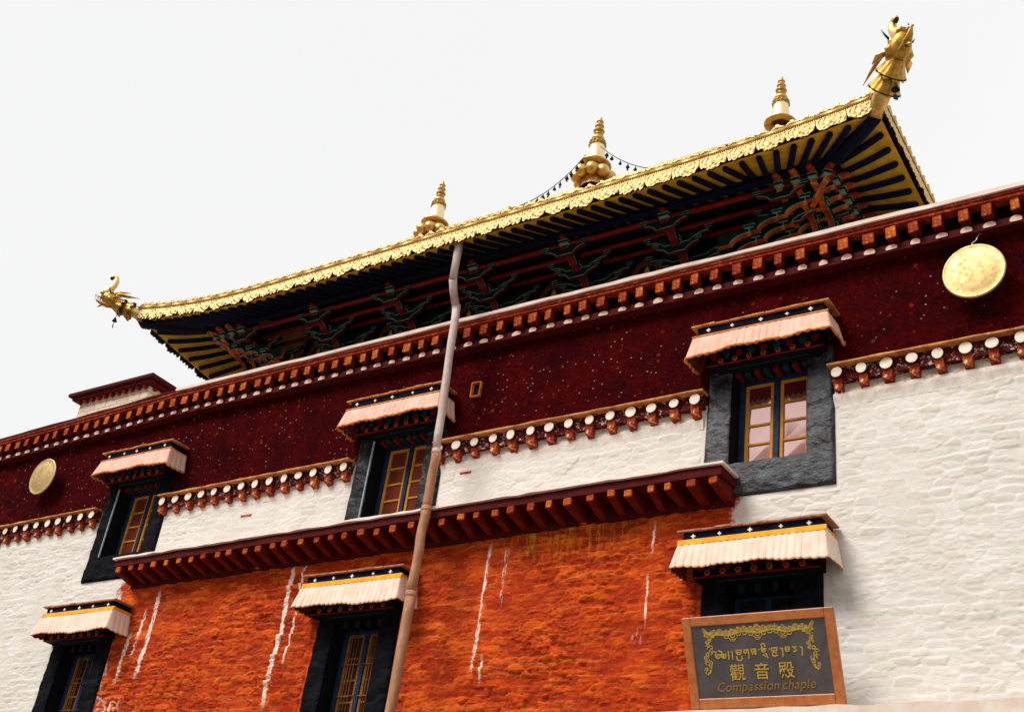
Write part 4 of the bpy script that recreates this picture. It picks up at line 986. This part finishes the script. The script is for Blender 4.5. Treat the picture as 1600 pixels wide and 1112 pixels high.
# beams carried by the brackets
zb0 = zsof(XC, INY)
def ringbeam(name, d, z, r, mat, sq=False):
    x0_, x1_, y0_, y1_ = XL+d, XR-d, YE+d, YB-d; m = MB()
    for (a, b_) in (((x0_-.12, y0_), (x1_+.12, y0_)), ((x0_, y0_), (x0_, y1_)), ((x1_, y0_), (x1_, y1_))):
        if sq:
            dx, dy = (0, r) if a[1] == b_[1] else (r, 0)
            m.box(min(a[0], b_[0])-dx, max(a[0], b_[0])+dx, min(a[1], b_[1])-dy, max(a[1], b_[1])+dy, z-r-(.002 if dx else 0), z+r, b=.006)
        else: m.tube([(a[0], a[1], z), (b_[0], b_[1], z)], r, 10)
    link(name, m.mesh(name, mat), RF, (0, 0, 0), world=True)
ringbeam('navy_beam', 1.00, 13.115, .05, M_navy, True)
ringbeam('red_beam', 1.10, 12.99, .045, M_redt)
ringbeam('red_beam', 1.48, 13.03, .04, M_redt)
ringbeam('navy_beam', 1.50, 13.24, .07, M_navy, True)
ringbeam('red_beam', 1.85, 13.08, .04, M_redt)
# wall of the pavilion behind the brackets
pw_ = MB(); pw_.box(XL+2.25, XR-2.25, YE+2.25, YB-2.25, 11.0, 13.75); link('pavilion_wall', pw_.mesh('pavilion_wall', M_dark), RF, (0, 0, 0), world=True)
# bracket arms
def arm_profile(Lh, ht, tipw):
    """half profile of a curved arm, (along, z): flat top, rounded heel"""
    pts = [(Lh, 0), (Lh, -tipw)]
    for k in range(1, 7):
        a = R_(90*k/6); pts.append((Lh-.0-(Lh*.62)*math.sin(a)*.9, -tipw-(ht-tipw)*(1-math.cos(a))**.8))
    return pts
def lateral_arm(half, name='lateral_arm'):
    p = arm_profile(half, .165, .045); poly = p+[(-a, z) for a, z in p[::-1]]
    m = MB(); m.prism(poly, 'y', -.04, .02, mi=0)
    for q in range(2, len(m.m)): m.m[q] = 2
    for i in range(1, len(poly)-2):
        a, b_ = Vector(poly[i]), Vector(poly[i+1]); t = (b_-a).normalized(); nn = Vector((-t.y, t.x))*.016
        if nn.y < 0: nn = -nn
        m.prism([tuple(a), tuple(b_), tuple(b_+nn), tuple(a+nn)], 'y', -.0425, -.039, mi=1)
    # end bearing blocks
    for sg in (-1, 1):
        m.prism([(sg*half-.05, 0), (sg*half+.05, 0), (sg*half+.065, .05), (sg*half-.065, .05)], 'y', -.045, .045, mi=0)
        m.prism([(sg*half-.062, .038), (sg*half+.062, .038), (sg*half+.066, .05), (sg*half-.066, .05)], 'y', -.048, -.044, mi=1)
        m.prism([(sg*half-.054, -.004), (sg*half+.054, -.004), (sg*half+.058, .006), (sg*half-.058, .006)], 'y', -.048, -.044, mi=1)
    m.box(-half, half, -.032, .032, -.115, -.06, mi=2) if False else None
    return m.mesh(name, [M_teal, M_mint, M_under])
def project_arm(Lg, lit_paint=False, cw=.082):
    """arm that juts towards the eave: tip at y=0, runs to +y"""
    pts = [(0, 0), (0, -.07)]
    for k in range(1, 8):
        a = R_(90*k/7); pts.append((.26*math.sin(a)*1.15, -.07-.13*(1-math.cos(a))))
    pts += [(Lg, -.20), (Lg, 0)]
    m = MB(); aw = cw-.02; m.prism(pts, 'x', -aw, aw, mi=2)
    for q in range(2, len(m.m)): m.m[q] = 0
    for sg in (-1, 1):
        for i in range(0, 8):
            a, b_ = Vector(pts[i]), Vector(pts[i+1]); t = (b_-a).normalized(); nn = Vector((-t.y, t.x))*.015
            if nn.y < 0: nn = -nn
            x0_, x1_ = (sg*(aw-.001), sg*(aw+.0025)) if sg > 0 else (sg*(aw+.0025), sg*(aw-.001))
            m.prism([tuple(a), tuple(b_), tuple(b_+nn), tuple(a+nn)], 'x', x0_, x1_, mi=1)
    m.prism([(-.055, .0), (.075, .0), (.095, .055), (-.075, .055)], 'x', -cw, cw, mi=2)
    m.prism([(-.076, .043), (.096, .043), (.097, .056), (-.077, .056)], 'x', -cw-.004, cw+.004, mi=1)
    m.prism([(-.058, -.004), (.078, -.004), (.079, .008), (-.059, .008)], 'x', -cw-.002, cw+.002, mi=1)
    return m.mesh('jutting_arm', [M_redd if lit_paint else M_redt, M_mint, M_teal])  # corner arms: light falling there put into a brighter orange-red paint
pa_d = project_arm(.56); pa_b = project_arm(.50, True, .062); la = {h: lateral_arm(h) for h in (.36, .52, .70, .80)}
nose = MB(); nose.tube([(0, .10, .04), (0, -.06, .035), (0, -.13, .03), (0, -.15, .03)], [.05, .05, .042, .02], 10); nose_d = nose.mesh('beam_nose', M_redt)
nose = MB(); nose.tube([(0, .16, .04), (0, -.10, .035), (0, -.19, .03), (0, -.21, .03)], [.055, .055, .045, .02], 10); nose_b = nose.mesh('beam_nose', M_redd)
core = MB(); core.box(-.05, .05, 1.20, 1.45, -.75, -.05)
core_me = core.mesh('bracket_set', M_teal); peg_me = MB().box(-.03, .03, .08, .14, -.02, .05).mesh('bracket_set', M_teal)
DZ, DY = .15, .42
def bracket(x, y, ang, tiers=3, lateral=True, lit_paint=False, zt=13.02):
    Bk = link('bracket_set', core_me if lateral else peg_me, RF, (x, y, zt), rot=(0, 0, ang), world=True)
    for j in range(tiers):
        link('jutting_arm', pa_b if lit_paint else pa_d, Bk, (0, DY*j, -DZ*j*1.0-.06))
    link('beam_nose', nose_b if lit_paint else nose_d, Bk, (0, 0, .0))
    if lateral:
        for p in range(0, 4):
            for l in range(0, min(p+1, 2)):
                h = (.36, .52, .70, .80)[min(3, p-l)]
                link('lateral_arm', la[h], Bk, (0, .05+DY*p, -.06-DZ*l-.02))
YBk = YE+1.05
for k in range(-2, 3): bracket(XC+k*1.76-(.0), YBk, 0)
for k in (-3.04, 3.04):
    bracket(XC+k*1.76, YBk, 0, 4, True, k > 0)
for sg in (-1, 1):
    br = True
    bracket(XC+sg*5.60, YBk, 0, 4, False, br); bracket(XC+sg*5.85, YBk, 0, 4, False, br)
    for q in (.22, .46, .70, .96, 1.24): bracket(XC+sg*(HXL-1.05), YBk+q, sg*math.pi/2, 4, False, br)
    bracket(XC+sg*(HXL-1.10), YBk+.02, sg*math.pi/4, 1, False, br)
    for q in (1.9+1.0, 4.2): bracket(XC+sg*(HXL-1.05), YBk+q, sg*math.pi/2, 3, True, False)
# painted arches with seated figures between the brackets
ar = MB(); n = 14
outer = [(.30*math.cos(R_(180*k/n)), .30*math.sin(R_(180*k/n))*(1.12+.22*math.exp(-((k-n/2)/1.6)**2))) for k in range(n+1)]
inner = [(.19*math.cos(R_(180*k/n)), .20*math.sin(R_(180*k/n))) for k in range(n+1)]
vs = [(a, 0, b_) for a, b_ in outer]+[(a, 0, b_) for a, b_ in inner]+[(a, .04, b_) for a, b_ in outer]
ar.add(vs, [(i, i+1, n+1+i+1, n+1+i) for i in range(n)]+[(i, 2*(n+1)+i, 2*(n+1)+i+1, i+1) for i in range(n)], 0)
fig = [(.10, .0), (.07, .05), (.045, .06), (.05, .10), (.03, .125), (.034, .15), (.0, .185)]
ar.add([(a, .004, b_) for a, b_ in fig]+[(-a, .004, b_) for a, b_ in fig[::-1]], [tuple(range(2*len(fig)))], 1)
ar_me = ar.mesh('painted_arch', [M_archo, M_yel])
for k in range(-3, 3): link('painted_arch', ar_me, RF, (XC+(k+.5)*1.76, YE+2.16, 12.86), scale=(.95, 1, .95), world=True)

# ------------------------------------------------------------------ finials on the ridge
def finial(x, zb, s, label, balls):
    Fi = root('roof_finial', (x, YC, zb), label, 'finial', 'finials standing on the roof ridge')
    z = 0.0
    if balls:
        bb = MB(); nb_ = 9
        for k in range(nb_):
            a = 2*math.pi*(k+.35)/nb_; rb = .135
            T = Matrix.Translation((.345*math.cos(a), .345*math.sin(a), -.085)); bb.lathe([(rb*math.sin(R_(t)), -rb*math.cos(R_(t))) for t in range(0, 181, 20)], 16, mat=T)
        bb.lathe([(.24, -.35), (.24, .05), (.2, .24)], 24); bb.m = [0]*len(bb.m); link('lotus_balls', bb.mesh('lotus_balls', M_gold), Fi, scale=(s, s, s))
    z = .25
    m = MB(); m.lathe([(.22, z-.06), (.30, z-.045), (.335, z-.03), (.345, z-.01), (.33, z+.01), (.22, z+.06), (.20, z+.10)], 36); link('plate', m.mesh('plate', M_gold), Fi, scale=(s,)*3)
    m = MB(); m.lathe([(.185, z+.08), (.195, z+.09), (.188, z+.16), (.172, z+.35), (.158, z+.50), (.165, z+.51)], 36); link('bell_body', m.mesh('bell_body', M_goldP), Fi, scale=(s,)*3)
    m = MB(); zz = z+.50
    m.lathe([(.155, zz), (.185, zz+.015), (.165, zz+.04), (.15, zz+.06), (.15, zz+.09), (.18, zz+.11), (.16, zz+.125), (.10, zz+.14)], 36, pleat=.06, pn=12)
    for k in range(12):
        a = 2*math.pi*k/12; m.lathe([(0, -.02), (.022, -.01), (.022, .01), (0, .02)], 6, mat=Matrix.Translation((.17*math.cos(a), .17*math.sin(a), zz+.06)))
    link('crown', m.mesh('crown', M_goldD), Fi, scale=(s,)*3)
    prof = [(.09, 0)]; h = 0
    for (r, dh) in ((.14, .17), (.10, .08), (.122, .065), (.085, .06), (.10, .06), (.07, .055), (.08, .055)):
        for t in (0, 30, 60, 90, 120, 150, 180): prof.append((.055 if t in (0, 180) and r > .06 else max(.03, r*math.sin(R_(max(t, 12)))) if t not in (0, 180) else .04, h+dh*(1-math.cos(R_(t)))/2))
        h += dh+.006
    prof += [(.03, h+.01), (.042, h+.045), (.034, h+.08), (0, h+.10)]
    m = MB(); m.lathe([(r, zz+.13+zq) for r, zq in prof], 24); link('spire_rings', m.mesh('spire_rings', M_gold), Fi, scale=(s,)*3)
finial(-11.0, 17.38, .98, 'tallest golden finial in the middle of the ridge, above a ring of big golden balls', True)
finial(-15.0, 17.12, .90, 'golden finial on the ridge left of the tallest one', True)
finial(-7.02, 17.05, .88, 'golden finial on the ridge right of the tallest one, base hidden by the eave', False)
kb = root('roof_finial', (-9.60, 12.02, 12.99), 'tiny round gold knob on the eave edge at the lower end of a bell string', 'finial')
m = MB(); m.lathe([(.02, -.06), (.02, 0), (.05, .012), (.062, .05), (.055, .085), (.03, .10), (0, .105)], 14); link('knob', m.mesh('knob', M_goldD), kb)

# ------------------------------------------------------------------ strings of little bells
def bell_string(p0, p1, sag, n, label, seed):
    S = root('bell_string', p0, label, 'bell string', 'strings of dark bells hung from the middle finial'); rr = random.Random(seed)
    a, b_ = Vector(p0), Vector(p1); P = lambda t: (b_-a)*t+Vector((0, 0, -sag*4*t*(1-t)))
    m = MB(); m.tube([P(k/24) for k in range(25)], .008, 5); link('cord', m.mesh('cord', M_iron), S)
    for k in range(n):
        t = .06+.86*(k+rr.uniform(-.15, .15))/n; q = P(t); s = rr.uniform(.8, 1.15)
        bl = MB(); bl.tube([q, q+Vector((0, 0, -.04))], .006, 4); zz = -.04
        bl.lathe([(0, 0), (.016*s, -.006), (.024*s, -.03), (.038*s, -.062), (.030*s, -.06), (0, -.05)], 10, mat=Matrix.Translation(q+Vector((0, 0, zz))))
        if rr.random() < .45: bl.lathe([(0, 0), (.02, -.01), (.02, -.03), (0, -.04)], 6, mat=Matrix.Translation(q+Vector((0, 0, -.13))))
        link('bell', bl.mesh('bell', M_iron), S)
bell_string((-11.15, 16.15, 17.85), (-9.62, 12.06, 13.10), .22, 11, 'string of dark bells running down left from the tallest finial to the gold knob', 1)
bell_string((-10.82, 16.15, 17.95), (-5.6, 12.06, 13.05), .55, 13, 'string of dark bells sagging to the right of the tallest finial', 2)

# ------------------------------------------------------------------ makara heads on the two front corners
def makara(pos, ang, tilt, s, label):
    """local: +X outward, +Z up. neck - pleated ruffs - head with curled trunk, horns, jaws"""
    Mk = root('dragon_head_ornament', pos, label, 'roof ornament', 'gilded dragon heads on the eave corners', rot=(0, 0, ang)); WL[Mk.name] = Vector((0, 0, 0))
    T = Matrix.Scale(s, 4) @ Matrix.Rotation(-tilt, 4, 'Y')
    L_ = lambda nm, mb, mat: link(nm, mb.mesh(nm, mat), Mk)
    ax = Matrix.Rotation(math.pi/2, 4, 'Y')     # lathe axis z -> x
    m = MB(); m.tube([(-.18, 0, -.02), (0, 0, 0), (.2, 0, .01), (.34, 0, .02)], [.095, .10, .10, .11], 16, mat=T); L_('neck', m, M_gold)
    for (x0, r0, r1, ln, nm) in ((.14, .185, .10, .22, 'ruff'), (.33, .175, .09, .20, 'ruff')):
        m = MB(); seg = 48; vs = []
        for a in range(5):
            t = a/4
            for k in range(seg):
                th = 2*math.pi*k/seg; r = r0+(r1-r0)*t**.7; r *= 1+.15*(1-t)*abs(math.sin(th*5))-.05; x_ = x0+ln*t-(.03*abs(math.sin(th*5)) if a == 0 else 0)
                vs.append((x_, r*math.cos(th), r*math.sin(th)*1.05))
        m.add(vs, [(a*seg+k, a*seg+(k+1) % seg, (a+1)*seg+(k+1) % seg, (a+1)*seg+k) for a in range(4) for k in range(seg)], 0, True, T)
        m.tube([(x0-.005, r0*1.0*math.cos(th), r0*1.03*math.sin(th)) for th in [2*math.pi*k/24 for k in range(25)]], .011, 6, mi=1, mat=T)
        L_('ruff', m, [M_goldD, M_bronze])
    m = MB(); m.tube([(.42, 0, .03), (.52, 0, .05), (.62, 0, .07), (.72, 0, .09), (.80, 0, .10)], [.09, .135, .14, .11, .07], 18, mat=T)
    for sg in (-1, 1):   # cheeks and brows
        m.tube([(.50, sg*.10, .0), (.58, sg*.13, .03), (.66, sg*.10, .06)], [.03, .05, .02], 10, mat=T)
        m.tube([(.56, sg*.06, .17), (.64, sg*.085, .19), (.72, sg*.05, .15)], [.02, .04, .015], 10, mat=T)
        m.tube([(.70, sg*.05, .12), (.80, sg*.07, .115), (.84, sg*.05, .10)], [.03, .035, .02], 8, mat=T)
    H = L_('head', m, M_goldD)
    K = lambda nm, mb, mat: link(nm, mb.mesh(nm, mat), H)
    m = MB(); pts = [(.76, 0, .12), (.75, 0, .21), (.72, 0, .30), (.70, 0, .40), (.705, 0, .50), (.745, 0, .575), (.80, 0, .59), (.835, 0, .555), (.82, 0, .515)]
    m.tube(pts, [.090, .080, .070, .062, .056, .048, .040, .034, .024], 14, mat=T); K('trunk', m, M_goldT)
    m = MB(); m.lathe([(.0, -.03), (.035, -.02), (.04, 0), (.035, .02), (0, .03)], 12, mat=T @ Matrix.Translation((.82, 0, .525)) @ Matrix.Rotation(math.pi/2, 4, 'X')); K('trunk_tip', m, M_bronze)
    m = MB(); m.tube([(.50, 0, -.05), (.62, 0, -.08), (.74, 0, -.085), (.84, 0, -.06), (.92, 0, -.015)], [.06, .07, .055, .035, .006], 12, mat=T, squash=.6)
    for k in range(4): m.tube([(.74+.055*k, .03, -.045+.02*k), (.745+.055*k, .03, .01+.02*k)], [.011, .002], 6, mat=T); m.tube([(.74+.055*k, -.03, -.045+.02*k), (.745+.055*k, -.03, .01+.02*k)], [.011, .002], 6, mat=T)
    m.tube([(.70, 0, -.09), (.74, 0, -.15), (.76, 0, -.20)], [.035, .02, .003], 8, mat=T)
    K('lower_jaw', m, M_goldD)
    m = MB(); m.tube([(.62, 0, -.01), (.78, 0, .02), (.88, 0, .05)], [.03, .028, .01], 8, mat=T, squash=.5); K('tongue', m, M_redd)
    for sg in (-1, 1):
        m = MB(); m.tube([(.56, sg*.07, .17), (.44, sg*.12, .21), (.26, sg*.15, .22), (.06, sg*.17, .25)], [.035, .032, .022, .003], 8, mat=T); K('horn', m, M_goldD)
        m = MB(); m.tube([(.58, sg*.05, .20), (.50, sg*.07, .27), (.38, sg*.09, .30), (.28, sg*.10, .33)], [.028, .022, .014, .002], 8, mat=T); K('horn', m, M_goldD)
        m = MB(); m.tube([(.54, sg*.12, .06), (.46, sg*.19, .10), (.36, sg*.22, .10)], [.02, .045, .004], 8, mat=T, squash=.35); K('ear', m, M_gold)
        m = MB(); m.lathe([(0, -.026), (.018, -.018), (.026, 0), (.018, .018), (0, .026)], 12, mat=T @ Matrix.Translation((.665, sg*.105, .135))); K('eye', m, M_goldP)
        m = MB(); m.tube([(.66, sg*.11, .17), (.69, sg*.17, .21), (.72, sg*.21, .29)], [.016, .012, .002], 6, mat=T); K('whisker', m, M_iron)
    # bell on a chain under the throat
    bp = T @ Vector((.36, 0, -.12)); m = MB(); m.tube([bp, bp+Vector((0, 0, -.16*s))], .006, 5)
    m.lathe([(0, 0), (.02*s, -.005), (.03*s, -.04*s), (.05*s, -.085*s), (.04*s, -.083*s), (0, -.07*s)], 14, mat=Matrix.Translation(bp+Vector((0, 0, -.14*s))))
    m.tube([bp+Vector((0, 0, -.2*s)), bp+Vector((0, 0, -.30*s))], .005, 5); m.box(bp.x-.004, bp.x+.004, bp.y-.03, bp.y+.03, bp.z-.37*s, bp.z-.30*s)
    link('hanging_bell', m.mesh('hanging_bell', M_iron), Mk)
makara((XR+.02, YE-.02, 13.00), R_(-45), R_(30), 1.12, 'gilded dragon head at the high right corner of the roof, seen from below')
makara((XL-.02, YE-.02, 13.14), R_(-135), R_(12), .95, 'gilded dragon head at the left corner of the roof, seen in profile with curled trunk')

# ------------------------------------------------------------------ small rooftop block behind the parapet at left
TB = root('rooftop_block', (-24.4, 17.5, 11), 'small cream brick block with dark red cornice on the terrace at far left', 'building')
m = MB(); m.box(-25.68, -23.12, 16.25, 19.2, 11.0, 14.84); link('brick_wall', m.mesh('brick_wall', M_brick), TB, (0, 0, 0), world=True)
m = MB(); m.box(-25.95, -22.80, 16.0, 19.4, 14.93, 15.02, b=.01); m.box(-25.85, -22.92, 16.08, 19.3, 14.84, 14.925, b=.01); link('cornice_slab', m.mesh('cornice_slab', M_maro), TB, (0, 0, 0), world=True)
cm = MB().box(-.04, .04, -.12, 0, -.07, 0, b=.008).mesh('cornice_block', M_fasc)
for k in range(11): link('cornice_block', cm, TB, (-25.65+2.45*k/10, 16.25, 14.83), world=True)
for k in range(10): link('cornice_block', cm, TB, (-23.15, 16.4+2.6*k/9, 14.83), rot=(0, 0, math.pi/2), world=True)
